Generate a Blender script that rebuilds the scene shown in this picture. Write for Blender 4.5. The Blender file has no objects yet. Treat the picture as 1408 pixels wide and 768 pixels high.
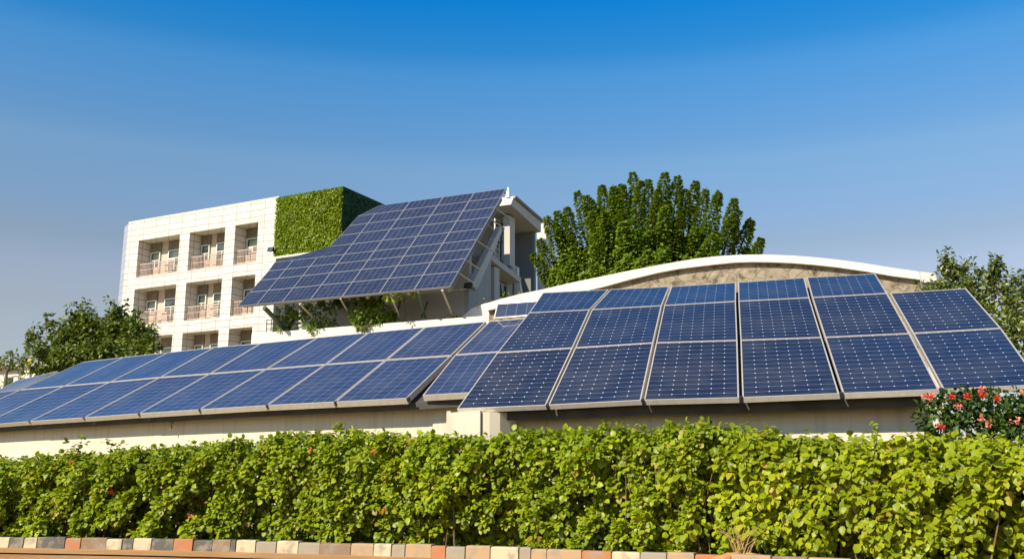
import bpy, math, random
import numpy as np
from mathutils import Vector, Matrix

random.seed(7)
rng = np.random.default_rng(7)
R = math.radians
scn = bpy.context.scene
COL = scn.collection

# ------------------------------------------------------------------ camera
CAM_H, PITCH, FOC = 0.91, 11.99, 1300.0        # focal length in photo pixels (1408 wide)
cam = bpy.data.cameras.new('camera'); cam_o = bpy.data.objects.new('camera', cam); COL.objects.link(cam_o)
cam_o.location = (0, 0, CAM_H); cam_o.rotation_euler = (R(90 + PITCH), 0, 0)
cam.sensor_width = 36; cam.lens = 36 * FOC / 1408; cam.clip_end = 6000; cam.clip_start = 0.05
scn.camera = cam_o

# ------------------------------------------------------------------ light
SUN_EL = 37.0
SUN_V = Vector((-0.70, -0.71, 0)).normalized()           # horizontal direction TO the sun
sun_rot = math.atan2(SUN_V.x, SUN_V.y)
world = bpy.data.worlds.new('World'); scn.world = world; world.use_nodes = True
nt = world.node_tree; nt.nodes.clear()
w_out = nt.nodes.new('ShaderNodeOutputWorld'); w_bg = nt.nodes.new('ShaderNodeBackground')
sky = nt.nodes.new('ShaderNodeTexSky'); sky.sky_type = 'NISHITA'; sky.sun_disc = False
sky.sun_elevation = R(SUN_EL); sky.sun_rotation = sun_rot
sky.altitude = 0; sky.air_density = 1.0; sky.dust_density = 0.6; sky.ozone_density = 3.0
hsv = nt.nodes.new('ShaderNodeHueSaturation'); hsv.inputs['Saturation'].default_value = 1.0
w_tc = nt.nodes.new('ShaderNodeTexCoord'); w_sx = nt.nodes.new('ShaderNodeSeparateXYZ'); nt.links.new(w_tc.outputs['Generated'], w_sx.inputs[0])
w_rp = nt.nodes.new('ShaderNodeValToRGB'); nt.links.new(w_sx.outputs[2], w_rp.inputs[0])   # tint of the sky by height above the horizon
SKY_TINT = [(0.0, (0.85, 0.8, 0.8)), (0.1, (1.15, 0.92, 0.82)), (0.169, (1.32, 0.99, 0.83)), (0.205, (1.36, 1.06, 0.93)), (0.235, (1.2, 1.02, 0.89)), (0.265, (1.12, 1.1, 1.06)), (0.32, (1.05, 1.24, 1.22)), (0.34, (0.85, 1.18, 1.27)), (0.406, (0.52, 1.22, 1.5)), (0.43, (0.22, 1.08, 1.5)), (0.471, (0.05, 1.03, 1.64)), (0.62, (0.05, 0.62, 1.1)), (0.85, (0.05, 0.45, 0.85))]
for _ in range(len(SKY_TINT) - 2): w_rp.color_ramp.elements.new(0.5)
for _e, (_p, _c) in zip(w_rp.color_ramp.elements, SKY_TINT): _e.position = _p; _e.color = (*_c, 1)
w_mx = nt.nodes.new('ShaderNodeMix'); w_mx.data_type = 'RGBA'; w_mx.blend_type = 'MULTIPLY'; w_mx.inputs[0].default_value = 1.0
nt.links.new(sky.outputs[0], hsv.inputs['Color']); nt.links.new(hsv.outputs[0], w_mx.inputs[6]); nt.links.new(w_rp.outputs[0], w_mx.inputs[7])
nt.links.new(w_mx.outputs[2], w_bg.inputs[0])
w_bg.inputs[1].default_value = 0.10
nt.links.new(w_bg.outputs[0], w_out.inputs[0])
sl = bpy.data.lights.new('sun', 'SUN'); sl.energy = 5.0; sl.angle = R(0.5); sl.color = (1.0, 0.89, 0.70)
sun_o = bpy.data.objects.new('sun', sl); COL.objects.link(sun_o)
sv = Vector((SUN_V.x * math.cos(R(SUN_EL)), SUN_V.y * math.cos(R(SUN_EL)), math.sin(R(SUN_EL))))
sun_o.rotation_euler = sv.to_track_quat('Z', 'Y').to_euler(); sun_o.location = sv * 80
vs = scn.view_settings; vs.view_transform = 'Standard'; vs.look = 'None'; vs.exposure = 0.30; vs.gamma = 1.0
vs.use_curve_mapping = False
scn.cycles.max_bounces = 6; scn.cycles.transparent_max_bounces = 6

# ------------------------------------------------------------------ helpers: projection
cp, sp = math.cos(R(PITCH)), math.sin(R(PITCH))
F, U, RT = Vector((0, cp, sp)), Vector((0, -sp, cp)), Vector((1, 0, 0))
EYE = Vector((0, 0, CAM_H))
def ray(px, py): return F + RT * ((px - 704) / FOC) + U * ((384 - py) / FOC)
def atZ(px, py, z):
    d = ray(px, py); return EYE + d * ((z - CAM_H) / d.z)
def atY(px, py, y):
    d = ray(px, py); return EYE + d * (y / d.y)
def atPlane(px, py, p0, n):
    d = ray(px, py); return EYE + d * ((p0 - EYE).dot(n) / d.dot(n))
def proj(p):
    v = Vector(p) - EYE; z = v.dot(F)
    return 704 + FOC * v.dot(RT) / z, 384 - FOC * v.dot(U) / z

class Frame:
    """local frame: x along the front (towards the right), y inward, z up"""
    def __init__(s, o, yaw):
        s.o = Vector((o[0], o[1], 0)); s.yaw = yaw
        s.d = Vector((math.cos(R(yaw)), -math.sin(R(yaw)), 0)); s.e = Vector((math.sin(R(yaw)), math.cos(R(yaw)), 0))
    def loc(s, p):
        v = Vector(p) - s.o; return Vector((v.dot(s.d), v.dot(s.e), v.z))
    def wor(s, p): return s.o + s.d * p[0] + s.e * p[1] + Vector((0, 0, p[2]))
    def onY(s, px, py, y=0.0): return s.loc(atPlane(px, py, s.o + s.e * y, s.e))
    def onX(s, px, py, x=0.0): return s.loc(atPlane(px, py, s.o + s.d * x, s.d))

# ------------------------------------------------------------------ helpers: objects
def tag(o, label=None, cat=None, group=None, kind=None):
    if label: o['label'] = label
    if cat: o['category'] = cat
    if group: o['group'] = group
    if kind: o['kind'] = kind
    return o
def empty(name, loc=(0, 0, 0), yaw=0.0, label=None, cat=None, group=None):
    o = bpy.data.objects.new(name, None); COL.objects.link(o)
    o.location = loc; o.rotation_euler = (0, 0, -R(yaw)); o.empty_display_size = 0.3
    return tag(o, label, cat, group)

class MB:
    def __init__(s): s.v, s.f, s.uv = [], [], {}
    def add(s, vs_, fs):
        n = len(s.v); s.v += [tuple(v) for v in vs_]; s.f += [tuple(i + n for i in f) for f in fs]; return n
    def box(s, x0, x1, y0, y1, z0, z1):
        s.add([(x0,y0,z0),(x1,y0,z0),(x1,y1,z0),(x0,y1,z0),(x0,y0,z1),(x1,y0,z1),(x1,y1,z1),(x0,y1,z1)],
              [(0,3,2,1),(4,5,6,7),(0,1,5,4),(1,2,6,5),(2,3,7,6),(3,0,4,7)])
    def hexa(s, b, t):                    # bottom ring b (4) and top ring t (4)
        s.add(list(b) + list(t), [(3,2,1,0),(4,5,6,7),(0,1,5,4),(1,2,6,5),(2,3,7,6),(3,0,4,7)])
    def prism(s, poly, off):              # polygon (list of Vectors) extruded by vector
        n = len(poly); off = Vector(off)
        s.add([Vector(p) for p in poly] + [Vector(p) + off for p in poly],
              [tuple(range(n))[::-1], tuple(range(n, 2 * n))] + [(i, (i + 1) % n, n + (i + 1) % n, n + i) for i in range(n)])
    def tube(s, pts, r, n=6, r1=None):
        pts = [Vector(p) for p in pts]; r1 = r if r1 is None else r1
        rings = []
        for i, p in enumerate(pts):
            t = (pts[min(i + 1, len(pts) - 1)] - pts[max(i - 1, 0)]).normalized()
            a = t.cross(Vector((0, 0, 1)));
            if a.length < 1e-3: a = t.cross(Vector((1, 0, 0)))
            a.normalize(); b = t.cross(a)
            rr = r + (r1 - r) * i / max(1, len(pts) - 1)
            rings.append([p + a * (rr * math.cos(2 * math.pi * k / n)) + b * (rr * math.sin(2 * math.pi * k / n)) for k in range(n)])
        vs_ = [v for q in rings for v in q]; fs = []
        for i in range(len(pts) - 1):
            for k in range(n):
                fs.append((i*n+k, i*n+(k+1)%n, (i+1)*n+(k+1)%n, (i+1)*n+k))
        fs += [tuple(range(n))[::-1], tuple((len(pts)-1)*n + k for k in range(n))]
        s.add(vs_, fs)
    def ball(s, c, r, n=8, sz=1.0):
        c = Vector(c); vs_ = [c + Vector((0, 0, r * sz))]
        m = n // 2
        for i in range(1, m):
            a = math.pi * i / m
            for k in range(n):
                b = 2 * math.pi * k / n
                vs_.append(c + Vector((r*math.sin(a)*math.cos(b), r*math.sin(a)*math.sin(b), r*sz*math.cos(a))))
        vs_.append(c - Vector((0, 0, r * sz)))
        fs = [(0, 1 + k, 1 + (k+1) % n) for k in range(n)]
        for i in range(m - 2):
            for k in range(n):
                a, b = 1 + i*n + k, 1 + i*n + (k+1) % n
                fs.append((a, a + n, b + n, b))
        l = len(vs_) - 1; q = 1 + (m-2)*n
        fs += [(l, q + (k+1) % n, q + k) for k in range(n)]
        s.add(vs_, fs)
    def build(s, name, mat, parent=None, smooth=False):
        me = bpy.data.meshes.new(name); me.from_pydata(s.v, [], s.f); me.update()
        import bmesh
        bm = bmesh.new(); bm.from_mesh(me); bmesh.ops.recalc_face_normals(bm, faces=bm.faces); bm.to_mesh(me); bm.free()
        if smooth: me.shade_smooth()
        me.materials.append(mat)
        o = bpy.data.objects.new(name, me); COL.objects.link(o)
        if parent: o.parent = parent
        return o

# ------------------------------------------------------------------ helpers: materials
def new_mat(name):
    m = bpy.data.materials.new(name); m.use_nodes = True
    t = m.node_tree; b = t.nodes['Principled BSDF']; return m, t, b
def math_n(t, op, a, b=None, c=None):
    n = t.nodes.new('ShaderNodeMath'); n.operation = op
    for i, x in enumerate((a, b, c)):
        if x is None: continue
        if isinstance(x, (int, float)): n.inputs[i].default_value = x
        else: t.links.new(x, n.inputs[i])
    return n.outputs[0]
def mix_c(t, fac, a, b, mode='MIX'):
    n = t.nodes.new('ShaderNodeMix'); n.data_type = 'RGBA'; n.blend_type = mode
    for i, x in ((0, fac), (6, a), (7, b)):
        if isinstance(x, (int, float)): n.inputs[i].default_value = x
        elif isinstance(x, tuple): n.inputs[i].default_value = (*x, 1) if len(x) == 3 else x
        else: t.links.new(x, n.inputs[i])
    return n.outputs[2]
def noise(t, scale, detail=4, coord='Object', rough=0.55, stretch=None):
    tc = t.nodes.new('ShaderNodeTexCoord'); n = t.nodes.new('ShaderNodeTexNoise')
    n.inputs['Scale'].default_value = scale; n.inputs['Detail'].default_value = detail; n.inputs['Roughness'].default_value = rough
    src = tc.outputs[coord]
    if stretch:
        mp = t.nodes.new('ShaderNodeMapping'); mp.inputs['Scale'].default_value = stretch
        t.links.new(src, mp.inputs[0]); src = mp.outputs[0]
    t.links.new(src, n.inputs['Vector']); return n.outputs['Fac']
def ramp(t, fac, stops):
    r = t.nodes.new('ShaderNodeValToRGB'); el = r.color_ramp.elements
    while len(el) < len(stops): el.new(0.5)
    for e, (p, c) in zip(el, stops): e.position = p; e.color = (*c, 1)
    t.links.new(fac, r.inputs[0]); return r.outputs[0]
def bump(t, b, h, strength=0.3, dist=0.02):
    n = t.nodes.new('ShaderNodeBump'); n.inputs['Strength'].default_value = strength; n.inputs['Distance'].default_value = dist
    t.links.new(h, n.inputs['Height']); t.links.new(n.outputs[0], b.inputs['Normal'])
def plain(name, c1, c2, scale=6.0, rough=0.7, bumpy=0.0, metal=0.0, stretch=None):
    m, t, b = new_mat(name)
    f = noise(t, scale, 5, stretch=stretch)
    t.links.new(ramp(t, f, [(0.3, c1), (0.7, c2)]), b.inputs['Base Color'])
    b.inputs['Roughness'].default_value = rough; b.inputs['Metallic'].default_value = metal
    if bumpy: bump(t, b, noise(t, scale * 6, 4), bumpy)
    return m
def plaster(name, base, dirt, streak=0.35):
    """painted wall: broad tone drift, vertical run-off stains, fine grain"""
    m, t, b = new_mat(name)
    f1 = noise(t, 0.9, 5); f2 = noise(t, 2.2, 6, stretch=(3.0, 3.0, 0.22)); f3 = noise(t, 40, 3)
    c = mix_c(t, math_n(t, 'MULTIPLY', f1, 0.35), base, dirt)
    s = math_n(t, 'MULTIPLY', math_n(t, 'SMOOTHSTEP', 0.55, 0.8, f2) if False else math_n(t, 'MAXIMUM', math_n(t, 'MULTIPLY_ADD', f2, 3.0, -1.55), 0.0), streak)
    s = math_n(t, 'MINIMUM', s, 0.8)
    t.links.new(mix_c(t, s, c, dirt), b.inputs['Base Color']); b.inputs['Roughness'].default_value = 0.85
    bump(t, b, f3, 0.15, 0.01); return m
def leaf_mat(name, stops, trans=0.3, rough=0.45, spec=0.35):
    m, t, b = new_mat(name)
    g = t.nodes.new('ShaderNodeNewGeometry')
    col = ramp(t, g.outputs['Random Per Island'], stops)
    big = noise(t, 1.3, 3)
    col = mix_c(t, 0.5, col, ramp(t, big, [(0.35, (0.62, 0.66, 0.55)), (0.65, (1.25, 1.22, 1.1))]), 'MULTIPLY')
    t.links.new(col, b.inputs['Base Color']); b.inputs['Roughness'].default_value = rough
    b.inputs['Specular IOR Level'].default_value = spec
    tr = t.nodes.new('ShaderNodeBsdfTranslucent'); t.links.new(mix_c(t, 1.0, col, (1.5, 1.35, 0.4), 'MULTIPLY'), tr.inputs[0])
    mx = t.nodes.new('ShaderNodeMixShader'); mx.inputs[0].default_value = trans
    t.links.new(b.outputs[0], mx.inputs[1]); t.links.new(tr.outputs[0], mx.inputs[2])
    t.links.new(mx.outputs[0], t.nodes['Material Output'].inputs[0]); return m
def cells_mat(name, nu, nv, c1, c2, dot, lu, lv, fine, line_c=(0.55, 0.6, 0.68), rough=0.09):
    """photovoltaic glass: cell grid from the panel's own UV"""
    m, t, b = new_mat(name)
    uv = t.nodes.new('ShaderNodeUVMap'); sx = t.nodes.new('ShaderNodeSeparateXYZ'); t.links.new(uv.outputs[0], sx.inputs[0])
    u, v = sx.outputs[0], sx.outputs[1]
    def edge(x, n):      # distance to the nearest cell line, in cells
        f = math_n(t, 'FRACT', math_n(t, 'MULTIPLY_ADD', x, n, 0.5)); return math_n(t, 'ABSOLUTE', math_n(t, 'SUBTRACT', f, 0.5))
    du, dv = edge(u, nu), edge(v, nv)
    oi = t.nodes.new('ShaderNodeObjectInfo')
    wn = t.nodes.new('ShaderNodeTexWhiteNoise'); wn.noise_dimensions = '3D'
    cb = t.nodes.new('ShaderNodeCombineXYZ')
    t.links.new(math_n(t, 'FLOOR', math_n(t, 'MULTIPLY', u, nu)), cb.inputs[0]); t.links.new(math_n(t, 'FLOOR', math_n(t, 'MULTIPLY', v, nv)), cb.inputs[1])
    t.links.new(oi.outputs['Random'], cb.inputs[2]); t.links.new(cb.outputs[0], wn.inputs['Vector'])
    big = noise(t, 0.8, 3)
    f = math_n(t, 'ADD', math_n(t, 'MULTIPLY', wn.outputs['Value'], 0.35), math_n(t, 'ADD', math_n(t, 'MULTIPLY', oi.outputs['Random'], 0.35), math_n(t, 'MULTIPLY', big, 0.3)))
    col = mix_c(t, f, c1, c2)
    if fine:             # printed fingers running across the cells
        fv = edge(v, nv * fine); col = mix_c(t, math_n(t, 'MULTIPLY', math_n(t, 'LESS_THAN', fv, 0.2), 0.035), col, line_c)
    if lv: col = mix_c(t, math_n(t, 'MULTIPLY', math_n(t, 'LESS_THAN', dv, lv), 0.15), col, line_c)
    if lu: col = mix_c(t, math_n(t, 'MULTIPLY', math_n(t, 'LESS_THAN', du, lu), 0.30), col, line_c)
    if dot:
        inside = math_n(t, 'MULTIPLY', math_n(t, 'GREATER_THAN', u, 0.5 / nu), math_n(t, 'LESS_THAN', u, 1 - 0.5 / nu))
        d = math_n(t, 'LESS_THAN', math_n(t, 'ADD', math_n(t, 'DIVIDE', du, dot), math_n(t, 'DIVIDE', dv, dot * 2.4)), 1.0)
        col = mix_c(t, math_n(t, 'MULTIPLY', d, inside), col, (0.50, 0.54, 0.62))
    dust = noise(t, 1.7, 6, stretch=(1.0, 1.0, 1.0))
    col = mix_c(t, math_n(t, 'MULTIPLY', math_n(t, 'MAXIMUM', math_n(t, 'SUBTRACT', dust, 0.45), 0.0), 0.30), col, (0.30, 0.27, 0.22))
    t.links.new(col, b.inputs['Base Color'])
    t.links.new(math_n(t, 'MULTIPLY_ADD', dust, 0.10, rough - 0.04), b.inputs['Roughness'])
    b.inputs['Specular IOR Level'].default_value = 0.22; return m

M = {}
M['cells_mono'] = cells_mat('cells_mono', 7, 13, (0.008, 0.016, 0.045), (0.015, 0.027, 0.068), 0.06, 0.0, 0.05, 3)
M['cells_poly'] = cells_mat('cells_poly', 6, 10, (0.022, 0.036, 0.09), (0.036, 0.056, 0.125), 0.0, 0.025, 0.05, 3, (0.42, 0.5, 0.66))
M['cells_awning'] = cells_mat('cells_awning', 6, 4, (0.012, 0.022, 0.058), (0.022, 0.036, 0.085), 0.0, 0.03, 0.04, 3, (0.42, 0.45, 0.58))
M['alu'] = plain('alu', (0.62, 0.55, 0.47), (0.72, 0.66, 0.58), 9, 0.42, metal=0.35)
M['alu_awning'] = plain('alu_awning', (0.36, 0.36, 0.38), (0.46, 0.46, 0.47), 9, 0.45, metal=0.35)
M['alu_dark'] = plain('alu_dark', (0.17, 0.15, 0.12), (0.25, 0.22, 0.18), 8, 0.6)
M['steel'] = plain('steel', (0.34, 0.30, 0.23), (0.46, 0.41, 0.32), 10, 0.5, metal=0.4)
M['steel_green'] = plain('steel_green', (0.05, 0.07, 0.035), (0.09, 0.11, 0.05), 10, 0.6)
M['cream'] = plaster('cream', (0.76, 0.68, 0.52), (0.34, 0.28, 0.19), 0.6)
M['white'] = plaster('white', (0.82, 0.78, 0.68), (0.5, 0.46, 0.38), 0.2)
M['grey_plaster'] = plaster('grey_plaster', (0.52, 0.51, 0.48), (0.32, 0.31, 0.28), 0.4)
M['shade_grey'] = plaster('shade_grey', (0.22, 0.225, 0.22), (0.15, 0.15, 0.14), 0.4)  # darker plaster: recess shade put into the rear wall's colour
M['pale_plaster'] = plaster('pale_plaster', (0.66, 0.62, 0.55), (0.40, 0.37, 0.31), 0.3)
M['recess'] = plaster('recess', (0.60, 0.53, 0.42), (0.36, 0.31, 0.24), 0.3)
M['roof_felt'] = plain('roof_felt', (0.05, 0.045, 0.04), (0.09, 0.08, 0.07), 3, 0.9, 0.2)
M['frame_white'] = plain('frame_white', (0.74, 0.72, 0.66), (0.8, 0.78, 0.73), 8, 0.5)
M['terracotta'] = plain('terracotta', (0.52, 0.38, 0.30), (0.66, 0.51, 0.41), 6, 0.7)
M['transom'] = plain('transom', (0.16, 0.13, 0.085), (0.24, 0.20, 0.13), 3, 0.8)
M['dark_metal'] = plain('dark_metal', (0.02, 0.02, 0.02), (0.05, 0.05, 0.05), 10, 0.5)
M['dark_room'] = plain('dark_room', (0.05, 0.045, 0.04), (0.10, 0.09, 0.075), 2, 0.8)
M['curtain'] = plain('curtain', (0.30, 0.27, 0.34), (0.42, 0.38, 0.42), 4, 0.9, stretch=(6, 6, 0.4))
def glass_mat():
    m, t, b = new_mat('window_glass'); f = noise(t, 1.2, 3)
    t.links.new(ramp(t, f, [(0.35, (0.03, 0.045, 0.035)), (0.65, (0.10, 0.13, 0.10))]), b.inputs['Base Color'])
    b.inputs['Roughness'].default_value = 0.06; return m
M['glass'] = glass_mat()
def tile_mat(name='facade_tile', c1=(0.80, 0.76, 0.68), c2=(0.72, 0.67, 0.58), dirt=(0.60, 0.54, 0.44)):
    m, t, b = new_mat(name)
    tc = t.nodes.new('ShaderNodeTexCoord')
    sx = t.nodes.new('ShaderNodeSeparateXYZ'); t.links.new(tc.outputs['Object'], sx.inputs[0])
    wob = noise(t, 0.25, 3)
    cb = t.nodes.new('ShaderNodeCombineXYZ')
    t.links.new(math_n(t, 'ADD', sx.outputs[0], sx.outputs[1]), cb.inputs[0])
    t.links.new(math_n(t, 'MULTIPLY_ADD', wob, 0.5, sx.outputs[2]), cb.inputs[1])
    br = t.nodes.new('ShaderNodeTexBrick'); t.links.new(cb.outputs[0], br.inputs['Vector'])
    br.offset = 0.0; br.inputs['Scale'].default_value = 1.0
    br.inputs['Brick Width'].default_value = 1.25; br.inputs['Row Height'].default_value = 0.46
    br.inputs['Mortar Size'].default_value = 0.03; br.inputs['Mortar Smooth'].default_value = 0.3
    br.inputs['Color1'].default_value = (*c1, 1); br.inputs['Color2'].default_value = (*c2, 1)
    br.inputs['Mortar'].default_value = (0.30, 0.26, 0.20, 1)
    f = noise(t, 1.2, 5)
    t.links.new(mix_c(t, math_n(t, 'MULTIPLY', f, 0.35), br.outputs['Color'], dirt), b.inputs['Base Color'])
    b.inputs['Roughness'].default_value = 0.45; return m
M['tile'] = tile_mat()
M['tile_shade_tint'] = tile_mat('side_tile_shade_tint', (0.44, 0.45, 0.53), (0.40, 0.41, 0.48), (0.36, 0.36, 0.42))  # bluish grey tint paints shade onto the left return strip
def stone_mat():
    m, t, b = new_mat('rubble_stone')
    tc = t.nodes.new('ShaderNodeTexCoord'); vo = t.nodes.new('ShaderNodeTexVoronoi'); vo.inputs['Scale'].default_value = 2.2
    t.links.new(tc.outputs['Object'], vo.inputs['Vector'])
    f = noise(t, 3.5, 6)
    c = ramp(t, f, [(0.36, (0.09, 0.07, 0.045)), (0.45, (0.30, 0.25, 0.18)), (0.7, (0.44, 0.38, 0.29))])
    c = mix_c(t, 0.45, c, ramp(t, vo.outputs['Color'], [(0.0, (0.75, 0.7, 0.6)), (1.0, (1.15, 1.1, 1.0))]), 'MULTIPLY')
    ve = t.nodes.new('ShaderNodeTexVoronoi'); ve.feature = 'DISTANCE_TO_EDGE'; ve.inputs['Scale'].default_value = 2.2; t.links.new(tc.outputs['Object'], ve.inputs['Vector'])
    c = mix_c(t, math_n(t, 'MULTIPLY', math_n(t, 'LESS_THAN', ve.outputs['Distance'], 0.035), 0.6), c, (0.16, 0.13, 0.09))
    t.links.new(c, b.inputs['Base Color']); b.inputs['Roughness'].default_value = 0.95
    bump(t, b, f, 0.6, 0.08); return m
M['stone'] = stone_mat()
def road_mat():
    m, t, b = new_mat('sandy_road')
    f = noise(t, 0.6, 6); g = noise(t, 14, 6)
    c = ramp(t, f, [(0.3, (0.40, 0.19, 0.06)), (0.5, (0.50, 0.26, 0.09)), (0.72, (0.56, 0.33, 0.14))])
    c = mix_c(t, 0.6, c, ramp(t, g, [(0.32, (0.6, 0.55, 0.5)), (0.6, (1.08, 1.06, 1.03))]), 'MULTIPLY')
    t.links.new(c, b.inputs['Base Color']); b.inputs['Roughness'].default_value = 0.95; bump(t, b, g, 0.3, 0.02); return m
M['road'] = road_mat()
M['soil'] = plain('soil', (0.06, 0.035, 0.018), (0.13, 0.075, 0.035), 5, 1.0, 0.5)
M['earth'] = plain('earth', (0.20, 0.17, 0.07), (0.30, 0.23, 0.11), 0.15, 1.0, 0.3)
M['bark'] = plain('bark', (0.09, 0.065, 0.04), (0.18, 0.13, 0.085), 7, 0.95, 0.5, stretch=(1, 1, 0.2))
M['twig'] = plain('twig', (0.16, 0.10, 0.05), (0.30, 0.19, 0.10), 8, 0.95)
M['straw'] = plain('straw', (0.42, 0.25, 0.12), (0.58, 0.40, 0.22), 6, 0.9)
M['hedge_leaf'] = leaf_mat('hedge_leaf', [(0.0, (0.14, 0.22, 0.005)), (0.5, (0.25, 0.33, 0.008)), (0.96, (0.36, 0.42, 0.015)), (0.985, (0.40, 0.27, 0.05))], 0.28, 0.42)
M['hedge_leaf_big'] = leaf_mat('hedge_leaf_big', [(0.0, (0.18, 0.25, 0.005)), (0.5, (0.31, 0.375, 0.008)), (0.97, (0.41, 0.455, 0.015)), (0.99, (0.42, 0.30, 0.05))], 0.32, 0.42)
M['tree_leaf'] = leaf_mat('tree_leaf', [(0.0, (0.085, 0.165, 0.012)), (0.5, (0.165, 0.26, 0.016)), (1.0, (0.27, 0.35, 0.03))], 0.25, 0.5)
M['dark_leaf'] = leaf_mat('dark_leaf', [(0.0, (0.05, 0.09, 0.010)), (0.6, (0.125, 0.18, 0.02)), (1.0, (0.28, 0.31, 0.06))], 0.22, 0.45)
M['olive_leaf'] = leaf_mat('olive_leaf', [(0.0, (0.05, 0.085, 0.012)), (0.55, (0.12, 0.175, 0.02)), (0.85, (0.24, 0.28, 0.06)), (0.97, (0.62, 0.60, 0.42))], 0.25, 0.45)
M['shade_leaf'] = leaf_mat('shade_leaf', [(0.0, (0.015, 0.06, 0.022)), (1.0, (0.03, 0.10, 0.035))], 0.1, 0.7, 0.2)  # darker copy for the living wall's side: shade put into the colour
M['rose_leaf'] = leaf_mat('rose_leaf', [(0.0, (0.02, 0.05, 0.012)), (0.7, (0.05, 0.10, 0.018)), (1.0, (0.14, 0.20, 0.03))], 0.2, 0.45, 0.25)
M['pale_leaf'] = leaf_mat('pale_leaf', [(0.0, (0.25, 0.33, 0.05)), (1.0, (0.55, 0.6, 0.25))], 0.2, 0.6)
M['moss'] = plain('moss', (0.05, 0.11, 0.012), (0.13, 0.21, 0.02), 1.4, 1.0, 0.6)
M['moss_leaf'] = leaf_mat('moss_leaf', [(0.0, (0.15, 0.24, 0.006)), (0.6, (0.24, 0.34, 0.008)), (1.0, (0.42, 0.50, 0.10))], 0.25, 0.6)
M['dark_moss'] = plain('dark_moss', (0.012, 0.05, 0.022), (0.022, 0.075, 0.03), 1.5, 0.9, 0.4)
M['red'] = plain('red', (0.55, 0.012, 0.012), (0.68, 0.05, 0.03), 12, 0.6)
M['pink'] = plain('pink', (0.70, 0.12, 0.10), (0.78, 0.32, 0.2), 12, 0.6)
M['orange'] = plain('orange', (0.60, 0.16, 0.03), (0.72, 0.28, 0.06), 12, 0.6)
M['yellow'] = plain('yellow', (0.60, 0.42, 0.05), (0.70, 0.5, 0.1), 12, 0.6)
def paint(name, c, under=(0.30, 0.25, 0.19)):
    m, t, b = new_mat(name); f = noise(t, 7, 6); g = noise(t, 2.5, 4)
    k = math_n(t, 'MINIMUM', math_n(t, 'MAXIMUM', math_n(t, 'MULTIPLY_ADD', f, 5.0, -2.45), 0.0), 0.8)
    cc = mix_c(t, math_n(t, 'MULTIPLY', g, 0.4), c, tuple(x * 0.6 + 0.06 for x in c))
    t.links.new(mix_c(t, k, cc, under), b.inputs['Base Color']); b.inputs['Roughness'].default_value = 0.85
    bump(t, b, f, 0.25, 0.01); return m
KP = {'cream': paint('kerb_cream', (0.62, 0.50, 0.32)), 'dark grey': paint('kerb_dark', (0.10, 0.095, 0.075)), 'orange': paint('kerb_orange', (0.46, 0.17, 0.06)),
      'tan': paint('kerb_tan', (0.46, 0.30, 0.16)), 'light grey': paint('kerb_grey', (0.34, 0.29, 0.21)), 'brown': paint('kerb_brown', (0.25, 0.16, 0.09))}

# ------------------------------------------------------------------ helpers: foliage
T_BIG = np.array([(0,0,0),(-.5,.35,.09),(.5,.35,.09),(-.4,.72,.05),(.4,.72,.05),(0,1,-.12),(0,.35,0),(0,.72,-.02)], float)
F_BIG = np.array([(0,6,1),(0,2,6),(1,6,7),(1,7,3),(6,2,4),(6,4,7),(3,7,5),(7,4,5)])
T_SM = np.array([(0,0,0),(-.5,.5,.12),(0,1,-.05),(.5,.5,.12)], float)
F_SM = np.array([(0,2,1),(0,3,2)])
def unit(a): return a / np.maximum(np.linalg.norm(a, axis=1, keepdims=True), 1e-9)
def leaves(name, P, A, N, L, W, mat, parent=None, big=False):
    """P base points, A leaf axes, N leaf normals, L lengths, W width/length"""
    T, FC = (T_BIG, F_BIG) if big else (T_SM, F_SM)
    A = unit(A); X = unit(np.cross(A, N)); N2 = np.cross(X, A)
    n, k, q = len(P), len(T), len(FC)
    W = np.broadcast_to(W, (n,)); L = np.broadcast_to(L, (n,))
    V = (P[:, None, :] + (T[None, :, 0:1] * (W * L)[:, None, None]) * X[:, None, :]
         + (T[None, :, 1:2] * L[:, None, None]) * A[:, None, :] + (T[None, :, 2:3] * L[:, None, None]) * N2[:, None, :]).reshape(-1, 3)
    FI = (FC[None] + (np.arange(n) * k)[:, None, None]).reshape(-1)
    me = bpy.data.meshes.new(name); me.vertices.add(len(V)); me.vertices.foreach_set('co', V.ravel().astype(np.float32))
    me.loops.add(len(FI)); me.loops.foreach_set('vertex_index', FI.astype(np.int32))
    me.polygons.add(n * q); me.polygons.foreach_set('loop_start', (np.arange(n * q) * 3).astype(np.int32))
    me.update(calc_edges=True); me.validate()
    me.materials.append(mat)
    o = bpy.data.objects.new(name, me); COL.objects.link(o)
    if parent: o.parent = parent
    return o
def rosettes(C, AX, rad, nl, spread=(15, 100), droop=0.35, jit=0.35):
    """whorls of leaves: nl leaves round each axis AX at C -> P, A, N arrays"""
    n = len(C); AX = unit(AX)
    ref = np.where(np.abs(AX[:, 2:3]) > 0.9, np.array([[1., 0, 0]]), np.array([[0, 0, 1.]]))
    B1 = unit(np.cross(AX, ref)); B2 = np.cross(AX, B1)
    ph = rng.random((n, nl)) * 2 * np.pi; th = np.radians(rng.uniform(spread[0], spread[1], (n, nl)))
    D = (np.cos(th)[..., None] * AX[:, None] + np.sin(th)[..., None] * (np.cos(ph)[..., None] * B1[:, None] + np.sin(ph)[..., None] * B2[:, None]))
    P = C[:, None] + D * (rad * rng.uniform(0.15, 1.0, (n, nl)))[..., None]
    A = D + np.array([0, 0, -droop]) + rng.normal(0, jit, D.shape)
    N = AX[:, None] * 0.8 + D * 0.3 + np.array([0, 0, 0.45]) + rng.normal(0, 0.3, D.shape)
    return P.reshape(-1, 3), A.reshape(-1, 3), N.reshape(-1, 3)

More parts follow.
